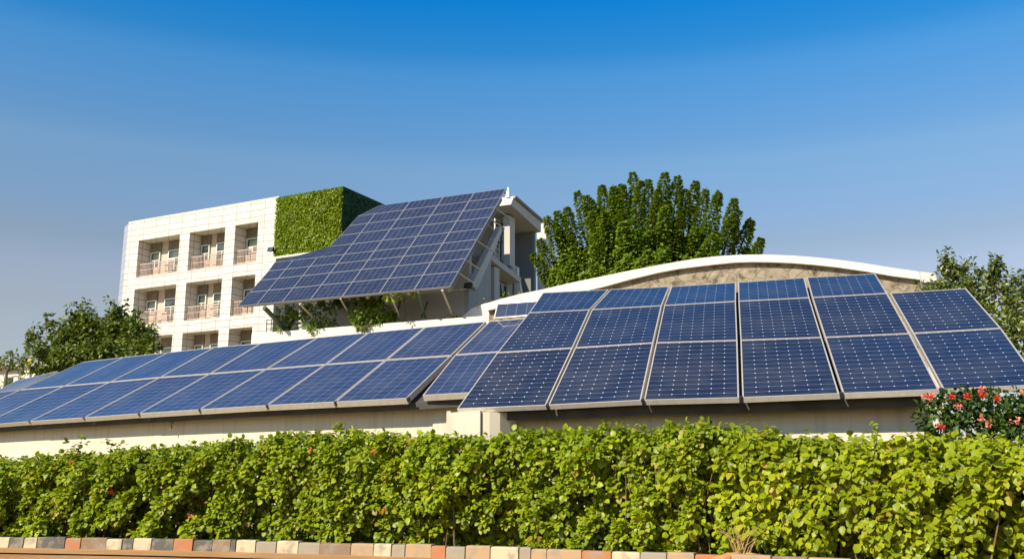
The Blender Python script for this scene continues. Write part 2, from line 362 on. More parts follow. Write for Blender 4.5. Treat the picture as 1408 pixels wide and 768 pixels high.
# ================================================================== SETTING
def sheet(name, pts, z, mat, kind='structure'):
    mb = MB(); mb.add([(x, y, z) for x, y in pts], [tuple(range(len(pts)))])
    return tag(mb.build(name, mat), kind=kind)
sheet('ground', [(-3000, -400), (3000, -400), (3000, 4500), (-3000, 4500)], -0.06, M['earth'])

# kerb path (top front edge of the stones), read off the photo at z = 0.15
KZ = 0.15
kp = [atZ(x, y, KZ) for x, y in ((0, 737), (350, 742.7), (740, 753), (1060, 764))]
kp = [kp[0] + (kp[0] - kp[1]) * 2.2 + Vector((0, -.15, 0))] + kp + [Vector((5.2, 8.75, KZ)), Vector((9.0, 6.1, KZ))]
def resample(pts, n):
    pts = [Vector((p[0], p[1], 0)) for p in pts]
    # Catmull-Rom through the points
    out = []
    q = [pts[0] * 2 - pts[1]] + pts + [pts[-1] * 2 - pts[-2]]
    for i in range(1, len(q) - 2):
        for k in range(40):
            t = k / 40; a, b, c, d = q[i-1], q[i], q[i+1], q[i+2]
            out.append(0.5 * ((2*b) + (c - a)*t + (2*a - 5*b + 4*c - d)*t*t + (3*b - a - 3*c + d)*t**3))
    out.append(q[-2]); return out
KPATH = resample(kp, 40)
kd = np.array([[p.x, p.y] for p in KPATH]); kseg = np.linalg.norm(np.diff(kd, axis=0), axis=1); kS = np.concatenate([[0], np.cumsum(kseg)])
ktan = np.gradient(kd, kS, axis=0); ktan /= np.linalg.norm(ktan, axis=1, keepdims=True)
def kpt(s):
    p = np.array([np.interp(s, kS, kd[:, 0]), np.interp(s, kS, kd[:, 1])]); t = np.array([np.interp(s, kS, ktan[:, 0]), np.interp(s, kS, ktan[:, 1])])
    t /= np.linalg.norm(t); return p, t, np.array([-t[1], t[0]])      # point, tangent, inward normal (away from the camera)
kpx = np.array([proj((p.x, p.y, KZ))[0] for p in KPATH])
def s_of_px(px): return float(np.interp(px, kpx, kS))
SMAX = kS[-1]
# road sheet up to the kerb, soil strip behind it
edge = [tuple(kpt(s)[0]) for s in np.linspace(0, SMAX, 40)]
sheet('road', [(-40, -30)] + [(-40, edge[0][1])] + edge + [(40, edge[-1][1])] + [(40, -30)], -0.02, M['road'])
mb = MB()
for a, b in zip(np.linspace(0, SMAX, 40)[:-1], np.linspace(0, SMAX, 40)[1:]):
    (p, _, n), (q, _, m) = kpt(a), kpt(b)
    mb.add([(*(p + n * .12), .05), (*(q + m * .12), .05), (*(q + m * 2.6), .05), (*(p + n * 2.6), .05)], [(0, 1, 2, 3)])
tag(mb.build('soil_strip', M['soil']), kind='structure')
# concrete gutter apron in front of the kerb
mb = MB()
for a, b in zip(np.linspace(0, SMAX, 40)[:-1], np.linspace(0, SMAX, 40)[1:]):
    (p, _, n), (q, _, m) = kpt(a), kpt(b)
    mb.add([(*(p - n * .75), .0), (*(q - m * .75), .0), (*(q + m * .03), .006), (*(p + n * .03), .006)], [(0, 1, 2, 3)])
M['gutter'] = plain('gutter', (0.44, 0.22, 0.075), (0.56, 0.31, 0.12), 2.2, 0.95, 0.25)
tag(mb.build('gutter', M['gutter']), kind='structure')

# kerb stones
stones = [(-40,'dark grey'),(-18,'cream'),(13.7,'dark grey'),(33,'cream'),(51,'dark grey'),(75,'dark grey'),(91,'orange'),(112,'brown'),(147,'cream'),(169,'dark grey'),
          (184,'cream'),(209,'dark grey'),(239,'orange'),(266,'dark grey'),(292,'brown'),(317,'dark grey'),(325,'cream'),(352,'light grey'),
          (380,'cream'),(410,'light grey'),(440,'brown'),(483,'tan'),(514,'cream'),(538,'light grey'),(557,'tan'),(593,'orange'),(613,'light grey'),
          (640,'tan'),(674,'cream'),(713,'light grey'),(730,'tan'),(752,'tan'),(800,'orange'),(841,'cream'),(880,'light grey'),(917,'tan'),(955,'orange'),
          (1005,'tan'),(1060,'brown'),(1110,'tan'),(1170,None)]
cnt = {}
ORD = ['first','second','third','fourth','fifth','sixth','seventh','eighth','ninth','tenth','eleventh','twelfth','thirteenth','fourteenth']
seen = [c for x, c in stones if c]
for i in range(len(stones) - 1):
    c = stones[i][1]; s0, s1 = s_of_px(stones[i][0]), s_of_px(stones[i+1][0])
    if stones[i][0] < -20: s0 = s1 - 0.4
    g = .004 + .006 * random.random()
    (p, t, n), (q, t2, n2) = kpt(s0 + g), kpt(s1 - g)
    fo = random.uniform(-.012, .012); zt = KZ + random.uniform(-.012, .008)
    p, q = p + n * fo, q + n2 * fo
    mb = MB(); cz = .018
    B = [(*(p - n*.012), -.05), (*(q - n2*.012), -.05), (*(q + n2*.14), -.05), (*(p + n*.14), -.05)]
    K = [(*p, zt - cz), (*q, zt - cz - random.uniform(-.006,.006)), (*(q + n2*.14), zt - cz), (*(p + n*.14), zt - cz)]
    tp = t * .008
    T = [(*(p + tp + n*.016), zt), (*(q - tp + n2*.016), zt), (*(q - tp + n2*.125), zt), (*(p + tp + n*.125), zt)]
    mb.add(B + K + T, [(3,2,1,0)] + [(a, (a+1)%4, 4+(a+1)%4, 4+a) for a in range(4)] + [(4+a, 4+(a+1)%4, 8+(a+1)%4, 8+a) for a in range(4)] + [(8,9,10,11)])
    cnt[c] = cnt.get(c, 0) + 1
    lab = f'{c} painted kerb stone below the hedge, {ORD[cnt[c]-1]} {c} one from the left'
    tag(mb.build('kerb_stone', KP[c]), lab, 'kerb stone', 'painted kerb stones along the road')

# ================================================================== SOLAR PANELS
def panel(cn, th, fw, cm, label, group, gap=(0.02, 0.02, 0.004, 0.004), fm=None, clamp=False):
    bl, br, tr, tl = [Vector(c) for c in cn]
    hx, hx2 = (br - bl).normalized(), (tr - tl).normalized(); vl, vr = (tl - bl).normalized(), (tr - br).normalized()
    bl, tl = bl + hx * gap[0], tl + hx2 * gap[0]; br, tr = br - hx * gap[1], tr - hx2 * gap[1]
    bl, br = bl + vl * gap[2], br + vr * gap[2]; tl, tr = tl - vl * gap[3], tr - vr * gap[3]
    nrm = (br - bl).cross(tl - bl).normalized()
    base = (bl + br) / 2
    root = empty('solar_panel', base, 0, label, 'solar panel', group)
    o = [c - base for c in (bl, br, tr, tl)]
    ins = []
    for i in range(4):
        a = (o[(i+1) % 4] - o[i]).normalized(); b = (o[i-1] - o[i]).normalized(); ins.append(o[i] + (a + b) * fw)
    dn = nrm * -th; rec = nrm * -0.006
    mb = MB()
    mb.add(o + ins + [p + dn for p in o] + [p + rec * 1.6 for p in ins],
           [(i, (i+1) % 4, 4 + (i+1) % 4, 4 + i) for i in range(4)] + [(i, 8 + i, 8 + (i+1) % 4, (i+1) % 4) for i in range(4)]
           + [(4 + i, 4 + (i+1) % 4, 12 + (i+1) % 4, 12 + i) for i in range(4)] + [(11, 10, 9, 8)])
    mb.build('frame', fm or M['alu'], root)
    me = bpy.data.meshes.new('cells'); nu = nv = 4; V, FS, UV = [], [], []
    for j in range(nv + 1):
        for i in range(nu + 1):
            u, v = i / nu, j / nv
            V.append((ins[0].lerp(ins[1], u)).lerp(ins[3].lerp(ins[2], u), v) + rec)
    for j in range(nv):
        for i in range(nu):
            q = [j*(nu+1)+i, j*(nu+1)+i+1, (j+1)*(nu+1)+i+1, (j+1)*(nu+1)+i]; FS.append(q); UV += [((k % (nu+1)) / nu, (k // (nu+1)) / nv) for k in q]
    me.from_pydata(V, [], FS); uvl = me.uv_layers.new(name='UVMap')
    for k, u in enumerate(UV): uvl.data[k].uv = u
    me.materials.append(cm); me.update()
    c = bpy.data.objects.new('cells', me); COL.objects.link(c); c.parent = root
    if clamp:
        mb = MB(); e = (o[1] - o[0]).normalized(); f = (o[2] - o[1]).normalized(); k = o[1] + e * .002 - f * .012
        mb.hexa([k + nrm * -.07, k + e * .05 + nrm * -.07, k + e * .05 + f * .05 + nrm * -.07, k + f * .05 + nrm * -.07],
                [k + nrm * .008, k + e * .05 + nrm * .008, k + e * .05 + f * .05 + nrm * .008, k + f * .05 + nrm * .008]); mb.build('clamp', M['dark_metal'], root)
    return root

ROWN = ['bottom row', 'second row up', 'top row']
# ---- right array
zr = [CAM_H + h for h in (1.06, 2.09, 3.07, 3.76)]
RG = [[(626.4,562.2),(752,557),(883,550),(1018.5,546.5),(1156.5,540.6),(1294,535),(1436,528.5)],
      [(682.3,484.1),(789,477.6),(900,470.6),(1016,467.2),(1132,463.2),(1253,457.8),(1379,450.5)],
      [(726,429.5),(812.5,425.2),(911.5,419.5),(1013.5,413.6),(1114.8,408.5),(1221.6,402.6),(1330,395.8)],
      [(745.3,402.1),(838.6,397.3),(921.9,393.4),(1013.4,387.7),(1107.5,381),(1205,375.7)]]
RW = [[atZ(x, y, zr[j]) for x, y in row] for j, row in enumerate(RG)]
CN = ['first', 'second', 'third', 'fourth', 'fifth', 'sixth']
RWHO = 'panels of the near right array'
for j in range(3):
    for i in range(len(RW[j + 1]) - 1):
        panel((RW[j][i], RW[j][i+1], RW[j+1][i+1], RW[j+1][i]), 0.075, 0.019, M['cells_mono'],
              f'dark white-dotted solar panel in the right array, {ROWN[j]}, {CN[i]} from the left', RWHO, (0.022, 0.022, 0.006, 0.006), clamp=(j == 0))
# ---- left array
zl = [CAM_H + h for h in (1.40, 2.37, 3.23, 3.62)]
LG = [[(-172,598.5),(-96,591),(-29,584.8),(39.2,579.4),(113.9,574.4),(189.5,568.8),(272.9,563.3),(365.6,557.5),(459.4,552.7),(560.4,547.5)],
      [(-26,541.5),(27.3,535.6),(88.4,530.2),(151.2,524.7),(219.7,518.4),(288.5,513.3),(366,507.1),(447.5,500.6),(530.8,494.4),(621.9,488.4)],
      [(66,506),(114,497),(171.3,490.3),(232,483.8),(294.8,476.9),(359.4,471.2),(437.5,463.3),(507.3,456.5),(585.4,449),(670.3,441)]]
LG[0] = LG[0]; n_l = len(LG[0])
LW = [[atZ(x, y, zl[j]) for x, y in row] for j, row in enumerate(LG)]
LWHO = 'panels of the long left array'
LN = ['rightmost', 'second from the right', 'third from the right', 'fourth from the right', 'fifth from the right', 'sixth from the right', 'seventh from the right', 'eighth from the right', 'ninth from the right']
for j in range(2):
    for i in range(n_l - 1):
        if j == 1 and i == 0: continue
        panel((LW[j][i], LW[j][i+1], LW[j+1][i+1], LW[j+1][i]), 0.11, 0.024, M['cells_poly'],
              f'light blue solar panel, {("lower", "upper")[j]} row of the long left array, {LN[n_l-2-i]}', LWHO, (0.012, 0.03 if i == n_l-2 else 0.012, 0.012, 0.012), clamp=(j == 0))
panel((atZ(-40, 556, zl[1]-.05), atZ(25, 536.5, zl[1]), atZ(80, 509.5, zl[2]-.25), atZ(22, 523, zl[2]-.3)), 0.1, 0.03, M['cells_poly'],
      'pale blue solar panel drooping at the far left end of the upper row', LWHO)
# ---- middle column
MG = [[(579.5,543.5),(690,537)],[(624.5,487.6),(724,480.5)],[(672.3,441.2),(764,433.5)]]
zm = [zl[0]+.05, zl[1]+.005, zl[2]+.0]
MW = [[atZ(x, y, zm[j]) for x, y in row] for j, row in enumerate(MG)]
MW.append([atZ(682.3,416.4, zl[3]), atZ(771,409.5, zl[3])])
MW3 = [atZ(677.5,438.2, zl[2]+.06), atZ(768,431, zl[2]+.06)]
for j, (a, b) in enumerate(((MW[0], MW[1]), (MW[1], MW[2]), (MW3, MW[3]))):
    panel((a[0], a[1], b[1], b[0]), 0.11, 0.024, M['cells_poly'],
          f'blue solar panel half hidden behind the right array, {("lowest", "middle one", "topmost and smallest")[j]} of its column', 'panels of the middle column', (0.02, 0.02, 0.008, 0.008))

# ---- low building under each array: front wall, end walls, back wall, roof slab
def shed(name, label, rows, over_front, i0, i1, wmat, wall_s0=None, wall_s1=None):
    """rows: lists of world points; roof slab follows them 0.16 m below; wall set back under the front edge"""
    root = empty(name, (0, 0, 0), 0, label, 'building')
    R0 = rows[0][i0:i1 + 1]
    inward = (rows[1][i0] - rows[0][i0]); inward.z = 0
    dirv = (R0[-1] - R0[0]); dirv.z = 0; dirv.normalize(); nin = Vector((-dirv.y, dirv.x, 0))
    front = [p + nin * over_front for p in R0]
    # roof
    mb = MB(); rr = []
    m = min(len(r) for r in rows)
    n = len(R0)
    rowpts = [[p + nin * (over_front * .45) + Vector((0, 0, -.16 + .1)) for p in R0]]
    for r in rows[1:]:
        q = r[i0:i1 + 1]
        while len(q) < n: q = q + [q[-1] + (q[-1] - q[-2])]
        rowpts.append([p + Vector((0, 0, -.2)) for p in q])
    last = [p + nin * .3 for p in rowpts[-1]]; rowpts.append(last)
    V = [p for r in rowpts for p in r]; k = len(rowpts); V2 = [p + Vector((0, 0, -.12)) for p in V]
    FS = []
    for j in range(k - 1):
        for i in range(n - 1):
            a = j*n + i; FS.append((a, a+1, a+n+1, a+n)); FS.append((a+len(V), a+n+len(V), a+n+1+len(V), a+1+len(V)))
    ring = [i for i in range(n)] + [j*n + n-1 for j in range(1, k)] + [(k-1)*n + i for i in range(n-2, -1, -1)] + [j*n for j in range(k-2, 0, -1)]
    for a, b in zip(ring, ring[1:] + ring[:1]): FS.append((a, a+len(V), b+len(V), b))
    mb.add(V + V2, FS); mb.build('roof', M['roof_felt'], root)
    # walls
    zt = R0[0].z + .02
    mb = MB()
    for a, b in zip(front[:-1], front[1:]):
        t = (b - a); t.z = 0
        mb.hexa([Vector((a.x, a.y, -.06)), Vector((b.x, b.y, -.06)), Vector((b.x, b.y, -.06)) + nin*.22, Vector((a.x, a.y, -.06)) + nin*.22],
                [Vector((a.x, a.y, zt)), Vector((b.x, b.y, zt)), Vector((b.x, b.y, zt+.1)) + nin*.22, Vector((a.x, a.y, zt+.1)) + nin*.22])
    mb.build('front_wall', wmat, root)
    mb = MB()
    for idx in (0, -1):
        pts = [front[idx]] + [r[idx] for r in rowpts[1:]]
        poly = [Vector((p.x, p.y, p.z - .13)) for p in pts]
        if idx == 0: poly[0].z = poly[0].z; 
        poly = [Vector((pts[0].x, pts[0].y, -.06))] + [Vector((pts[0].x, pts[0].y, zt - .02))] + poly[1:] + [Vector((pts[-1].x, pts[-1].y, -.06))]
        sh = nin * .23
        poly[0] = poly[0] + sh; poly[1] = poly[1] + sh
        mb.prism(poly, dirv * (.2 if idx == 0 else -.2))
    mb.build('end_wall', wmat, root)
    mb = MB(); lb = rowpts[-1]
    for a, b in zip(lb[:-1], lb[1:]):
        mb.hexa([Vector((a.x, a.y, -.06)) - nin*.2, Vector((b.x, b.y, -.06)) - nin*.2, Vector((b.x, b.y, -.06)), Vector((a.x, a.y, -.06))],
                [Vector((a.x, a.y, a.z-.14)) - nin*.2, Vector((b.x, b.y, b.z-.14)) - nin*.2, Vector((b.x, b.y, b.z-.14)), Vector((a.x, a.y, a.z-.14))])
    mb.build('back_wall', wmat, root)
    return root
rows_l = [LW[0][1:] + [MW[0][1]], LW[1][1:] + [MW[1][1]], LW[2][1:] + [MW[2][1]]]
shed('low_building', 'long cream walled low building roofed by the left solar array behind the hedge', rows_l, 0.55, 0, len(rows_l[0]) - 1, M['cream'])
w0 = atZ(668, 560.2, zr[0]); w1 = atZ(1262, 536.3, zr[0])
rows_r = [[w0] + RW[0][1:5] + [w1], [atZ(716, 482, zr[1])] + RW[1][1:5] + [atZ(1228, 459, zr[1])], [atZ(755, 428.2, zr[2])] + RW[2][1:5] + [atZ(1196, 404, zr[2])],
          [atZ(775, 400.5, zr[3])] + RW[3][1:5] + [atZ(1185, 376.7, zr[3])]]
shed('low_building', 'short cream walled low building roofed by the right solar array beside the red flowers', rows_r, 0.55, 0, 5, M['cream'])
# thin conduits running down the shaded walls
def conduit(px, y0, y1, Y, label):
    a, b = atY(px, y0, Y), atY(px, y1, Y); mb = MB()
    mb.tube([Vector((a.x, a.y, a.z)), Vector((a.x, a.y, b.z)), Vector((a.x - .03, a.y - .02, b.z - .05))], .018, 6)
    mb.box(a.x - .04, a.x + .04, a.y - .03, a.y + .03, b.z + .1, b.z + .16)
    tag(mb.build('conduit', M['alu_dark']), label, 'conduit')
def wall_Y(px, rows, over):
    pts = sorted((proj(p)[0], p) for p in rows[0])
    P = [p for _, p in pts]; X = [x for x, _ in pts]
    return float(np.interp(px, X, [p.y for p in P])) + over
conduit(237, 572, 588, wall_Y(237, rows_l, .60), 'short grey conduit on the long cream wall under the left array')
conduit(1160, 545, 572, wall_Y(1160, rows_r, .57), 'grey conduit on the cream wall under the right array, nearer the red flowers')
conduit(1027, 548, 578, wall_Y(1027, rows_r, .57), 'grey conduit on the cream wall under the middle of the right array')
def pillar():
    a = atY(613.5, 600, 14.35); b = atY(660, 600, 14.15); z = atY(636, 566.5, 14.25).z
    d = (b - a); d.z = 0; n = Vector((-d.y, d.x, 0)).normalized()
    mb = MB(); A, B = Vector((a.x, a.y, 0)), Vector((b.x, b.y, 0)); D = n * 1.0
    lo = Vector((0, 0, -.06)); hi = Vector((0, 0, z))
    mb.hexa([A + lo, B + lo, B + D + lo, A + D + lo], [A + hi, B + hi + Vector((0,0,.02)), B + D + hi, A + D + hi])
    mb.box(A.x, A.x + .06, A.y, A.y + .06, z, z + .03)
    tag(mb.build('gate_pillar', M['cream']), 'plain cream masonry pillar jutting out between the left and right array walls', 'pillar')
    # rounded return wall
    mb = MB(); c0 = Vector((B.x, B.y, 0)) + n * .05; ring0 = []
    P = [c0 + d.normalized() * .012, c0 + d.normalized() * .12 + n * .03, c0 + d.normalized() * .25 + n * .12, c0 + d.normalized() * .34 + n * .3, c0 + d.normalized() * .4 + n * .9]
    P2 = [p + n * .2 for p in P]
    for i in range(len(P) - 1):
        mb.hexa([P[i] + lo, P[i+1] + lo, P2[i+1] + lo, P2[i] + lo], [P[i] + hi, P[i+1] + hi, P2[i+1] + hi, P2[i] + hi])
    tag(mb.build('curved_wall', M['cream'], smooth=False), 'short curved grey-white wall between the pillar and the right array wall', 'wall')
pillar()

# ================================================================== ARCHED WALL behind the right array
AF = Frame(atY(1000, 352, 27.0), 24)
top = [(672,418),(690,412.5),(720,404.8),(746.9,399.5),(790,389.5),(830,381.3),(870,373),(908,365.8),(935,361),(960.5,356.8),(986,354),(1012.6,352.2),(1036,351.6),(1060,351.8),(1090,353),(1120,355.3),(1151,358.5),(1190,363.8),(1226.7,369.7),(1264,375)]
bot = [(672,428),(690,424),(720,418),(746.9,413.5),(790,405),(830,396),(870,385),(908,376),(935,371),(973.5-13,367.8),(986,364.8),(1012.6,362.2),(1036,361.6),(1060,361.9),(1090,363.2),(1120,365.6),(1151,369),(1190,374.6),(1226.7,381),(1262,386)]
T = [AF.onY(x, y) for x, y in top]; Bt = [AF.onY(x, y) for x, y in bot]
Bt = [Vector((t.x, 0, b.z)) for t, b in zip(T, Bt)]
aw = empty('arched_wall', AF.o, AF.yaw, 'arched rubble stone wall with a white curved coping behind the right array', 'wall')
mb = MB()
for i in range(len(T) - 1):
    mb.hexa([Bt[i] + Vector((0,-.18,0)), Bt[i+1] + Vector((0,-.18,0)), Bt[i+1] + Vector((0,.5,0)), Bt[i] + Vector((0,.5,0))],
            [T[i] + Vector((0,-.18,0)), T[i+1] + Vector((0,-.18,0)), T[i+1] + Vector((0,.5,0)), T[i] + Vector((0,.5,0))])
mb.build('coping', M['white'], aw)
mb = MB()
for i in range(len(T) - 1):
    a, b = Bt[i], Bt[i+1]
    mb.hexa([Vector((a.x,0,-.06)), Vector((b.x,0,-.06)), Vector((b.x,.42,-.06)), Vector((a.x,.42,-.06))],
            [Vector((a.x,0,a.z-.003)), Vector((b.x,0,b.z-.003)), Vector((b.x,.42,b.z-.003)), Vector((a.x,.42,a.z-.003))])
mb.build('stone_wall', M['stone'], aw)
# end block of the coping
a, b = AF.onY(1265, 375.5), AF.onY(1287, 378); c = AF.onY(1265, 391)
mb = MB(); mb.box(a.x, b.x, -.12, .5, -.06, c.z); mb.hexa([Vector((a.x,-.24,c.z)), Vector((b.x,-.24,c.z)), Vector((b.x,.6,c.z)), Vector((a.x,.6,c.z))],
            [Vector((a.x,-.24,a.z)), Vector((b.x,-.24,b.z)), Vector((b.x,.6,b.z)), Vector((a.x,.6,a.z))])
mb.build('end_block', M['pale_plaster'], aw)

# ================================================================== WHITE BUILDING (left)
BF = Frame(atY(384, 300, 60.0), 27)
def bx(px, py): return BF.onY(px, py)
cols_px = [[((189.5,329.5),(187,380)),((185,396.2),(182.3,447.7))],[((246.8,322),(244,373.5)),((241.6,389.7),(240.3,442.5))],
           [((261,319.8),(257.8,373.5)),((254.6,389),(253.3,441.2))],[((308.6,312.3),(307.6,365.3)),((304.4,382.6),(303.4,435.3))],
           [((323,310),(320.7,364.3)),((319,381.6),(316.8,435.3))],[((353.2,306),(352.2,360.4)),((351.6,377.7),(350,431))]]
xs = [float(np.mean([bx(*p).x for r in c for p in r])) for c in cols_px]
rowz_t = [float(np.mean([bx(*c[j][0]).z for c in cols_px])) for j in range(2)]
rowz_b = [float(np.mean([bx(*c[j][1]).z for c in cols_px])) for j in range(2)]
pitch = ((rowz_t[0] - rowz_t[1]) + (rowz_b[0] - rowz_b[1])) / 2
zt3 = float(np.mean([bx(205,461).z, bx(251.3,457.5).z, bx(300.2,453.3).z, bx(346.7,450).z])); 
ztop = (bx(175.8,306).z + bx(384,272).z) / 2; xl = (bx(175.8,306).x + bx(167,438.6).x) / 2; xr = bx(382, 310).x
print('BUILDING cols', [round(x,2) for x in xs], 'top', [round(z,2) for z in rowz_t], 'bot', [round(z,2) for z in rowz_b], 'pitch', pitch, zt3, 'ztop', ztop, 'roof zs', bx(175.8,306).z, bx(384,272).z, 'x', xl, xr)
bays = [(xs[0], xs[1]), (xs[2], xs[3]), (xs[4], xs[5])]
DEP, BD = 1.15, 11.0
tops = [rowz_t[0], rowz_t[1], zt3, zt3 - pitch]; bots = [rowz_b[0], rowz_b[1], rowz_b[1] - pitch, rowz_b[1] - 2*pitch]
bld = empty('white_building', BF.o, BF.yaw, 'white tiled four storey building with recessed balconies on the left', 'building')
mb = MB()
xe = [xl] + [x for b in bays for x in b] + [xr]
for a, b in zip(xe[0::2], xe[1::2]): mb.box(a, b, 0, DEP, -.06, ztop)           # piers
for k, (a, b) in enumerate(bays):
    zz = [ztop] + [z for t, bo in zip(tops, bots) for z in (t, bo)] + [-.06]
    for hi, lo in zip(zz[0::2], zz[1::2]): mb.box(a, b, 0.003, DEP, lo, hi)
mb.build('front_wall', M['tile'], bld)
# left return: a turned strip of wall, then the side; its unlit look is in the tile colour
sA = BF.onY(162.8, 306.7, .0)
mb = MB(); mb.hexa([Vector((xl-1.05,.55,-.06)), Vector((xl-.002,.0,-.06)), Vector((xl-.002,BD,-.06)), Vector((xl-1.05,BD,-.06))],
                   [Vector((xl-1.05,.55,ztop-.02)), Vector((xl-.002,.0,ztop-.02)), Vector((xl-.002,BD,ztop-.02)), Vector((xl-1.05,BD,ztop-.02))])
mb.build('side_wall', M['tile_shade_tint'], bld)
mb = MB(); mb.box(xl + .01, xr, DEP + .3, BD, -.06, ztop - .25); mb.build('rear_body', M['pale_plaster'], bld)
mb = MB(); mb.box(xl - .001, xr + .001, -.02, BD + .05, ztop + .002, ztop + .07); mb.build('roof_edge', M['white'], bld)
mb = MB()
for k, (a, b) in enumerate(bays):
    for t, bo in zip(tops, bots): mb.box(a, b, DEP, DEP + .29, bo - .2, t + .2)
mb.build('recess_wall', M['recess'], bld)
mb = MB()
for k, (a, b) in enumerate(bays):
    for r, (t, bo) in enumerate(zip(tops[:3], bots[:3])):
        w = b - a; h = t - bo
        # windows: tall frame with transom, glass behind
        specs = [(.035, .27, 'l'), (.47, .80, 'r')] if k < 2 else [(.06, .62, 'r')]
        for (f0, f1, sd) in specs:
            x0, x1 = a + w*f0, a + w*f1; z0, z1 = bo + .25, bo + h*.74; y = DEP - .13
            m2 = MB(); fr = .07
            for (q0, q1, s0, s1) in ((x0, x0+fr, z0, z1), (x1-fr, x1, z0, z1), (x0+fr, x1-fr, z1-fr, z1), (x0+fr, x1-fr, z0, z0+fr),
                                     (x0+fr, x1-fr, z1-h*.24, z1-h*.24+.06), ((x0+x1)/2-.03, (x0+x1)/2+.03, z0+fr, z1-h*.24)):
                m2.box(q0, q1, y, y + .09, s0, s1)
            if sd == 'r' and (k + r) % 2 == 0:      # louvre slats in the left leaf
                for z in np.arange(z0 + .2, z1 - h*.26, .17): m2.box(x0+fr, (x0+x1)/2-.03, y + .012, y + .05, z, z + .05)
            wo = m2.build('window', M['frame_white'], bld)
            m2 = MB(); m2.box(x0 + .01, x1 - .01, y + .055, y + .075, z0 + .01, z1 - .01); m2.build('pane', M['glass'], wo)
            m2 = MB(); m2.box(x0 - .04, min(x1 + .04, b - .004), DEP - .10, DEP - .002, z1 + .004, t - .004)     # darker panel above
            m2.build('transom_panel', M['transom'], wo)
        # balcony railing
        m2 = MB(); rh = 1.02; y = .22
        m2.box(a + .003, b - .003, y, y + .05, bo + rh - .05, bo + rh)
        m2.box(a + .003, b - .003, y, y + .04, bo + .10, bo + .14); m2.box(a + .003, b - .003, y + .005, y + .035, bo + .55, bo + .58)
        nb = max(6, int(w / .13))
        for i in range(nb + 1):
            x = a + .02 + (w - .06) * i / nb; m2.box(x, x + .022, y + .01, y + .032, bo + .14, bo + rh - .05)
        m2.build('railing', M['terracotta'], bld)
        for q in range(3):
            m2 = MB()
            xq = a + w * (.28 + .27 * q) + random.uniform(-.08, .08); ww = random.uniform(.3, .55)
            m2.box(xq, xq + ww, .50 + q*.03, .54 + q*.03, bo - .01, bo + random.uniform(.65, .98))
            m2.build('balcony_screen', M['terracotta'], bld)

# ---- vertical garden block on its right end
gx0, gx1 = bx(384.5, 300).x, bx(474, 300).x; gzt = bx(474, 259.5).z; gzb = bx(445, 346).z
ge = BF.onX(518, 285, gx1)
print('GREEN', gx0, gx1, gzt, gzb, 'depth', ge.y, 'z back', ge.z, 'z at 384', bx(384,272.5).z)
vg = empty('vertical_garden', BF.o, BF.yaw, 'cube of bright green living wall on top of the white building', 'living wall')
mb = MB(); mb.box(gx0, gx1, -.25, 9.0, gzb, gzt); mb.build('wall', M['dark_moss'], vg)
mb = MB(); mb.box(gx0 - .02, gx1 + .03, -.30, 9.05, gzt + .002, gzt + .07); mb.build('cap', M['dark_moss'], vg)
mb = MB(); mb.box(gx0 + .3, gx1 - .3, -.55, -.26, gzb - .18, gzb - .06); mb.build('ledge', M['white'], vg)
mb = MB(); mb.box(gx0 + .02, gx1 - .02, -.33, -.252, gzb + .02, gzt - .02); mb.build('moss_panel', M['moss'], vg)
n = 9000
P = np.stack([rng.uniform(gx0 + .03, gx1 - .03, n), np.full(n, -.33), rng.uniform(gzb + .03, gzt - .03, n)], 1)
A = np.stack([rng.normal(0, .6, n), -rng.uniform(.2, .9, n), rng.normal(-.35, .6, n)], 1)
N = np.stack([rng.normal(0, .3, n), -np.ones(n) * .7, rng.uniform(.2, .9, n)], 1)
lf = leaves('foliage', P, A, N, rng.uniform(.12, .26, n), .55, M['moss_leaf'], vg); lf['kind'] = 'stuff'
# paler sprays standing off the living wall
Cq = np.stack([rng.uniform(gx0 + .2, gx1 - .2, 60), np.full(60, -.40), rng.uniform(gzb + .2, gzt - .2, 60)], 1)
Pq, Aq, Nq = rosettes(Cq, np.tile([0, -1., .3], (60, 1)), .16, 12, (30, 100), .1)
leaves('pale_sprays', Pq, Aq, Nq, rng.uniform(.10, .2, len(Pq)), .45, M['pale_leaf'], vg)['kind'] = 'stuff'
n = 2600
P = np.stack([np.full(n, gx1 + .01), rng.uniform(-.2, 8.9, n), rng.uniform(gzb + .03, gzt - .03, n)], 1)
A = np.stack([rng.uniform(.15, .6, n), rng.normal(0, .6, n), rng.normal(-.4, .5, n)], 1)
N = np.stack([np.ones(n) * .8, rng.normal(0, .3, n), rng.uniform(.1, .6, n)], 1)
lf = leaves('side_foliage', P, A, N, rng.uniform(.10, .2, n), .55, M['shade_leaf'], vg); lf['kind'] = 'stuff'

# ================================================================== AWNING of panels and the wing behind it
WF = Frame(atY(618.5, 393.5, 46.0), 24)
aB = WF.loc(atY(618.5, 393.5, 46.0)); aT = WF.onX(695.8, 259, aB.x)
slope = (aT.z - aB.z) / (aT.y - aB.y)
print('AWNING bottom', aB, 'top', aT, 'slope deg', math.degrees(math.atan(slope)), 'len', (aT - aB).length)
awn_n = (WF.d.cross(WF.wor(aT) - WF.wor(aB))).normalized()
def aw_pt(px, py): return atPlane(px, py, WF.wor(aB), awn_n)
right_y = [393.6, 373, 355.5, 342, 328.9, 314, 298.3, 284.5, 271, 259]
def on_line(p, q, y): return p[0] + (q[0] - p[0]) * (y - p[1]) / (q[1] - p[1])
zrow = []
for y in right_y:
    x = on_line((618.6, 393.6), (695.8, 259), y); zrow.append(aw_pt(x, y).z)
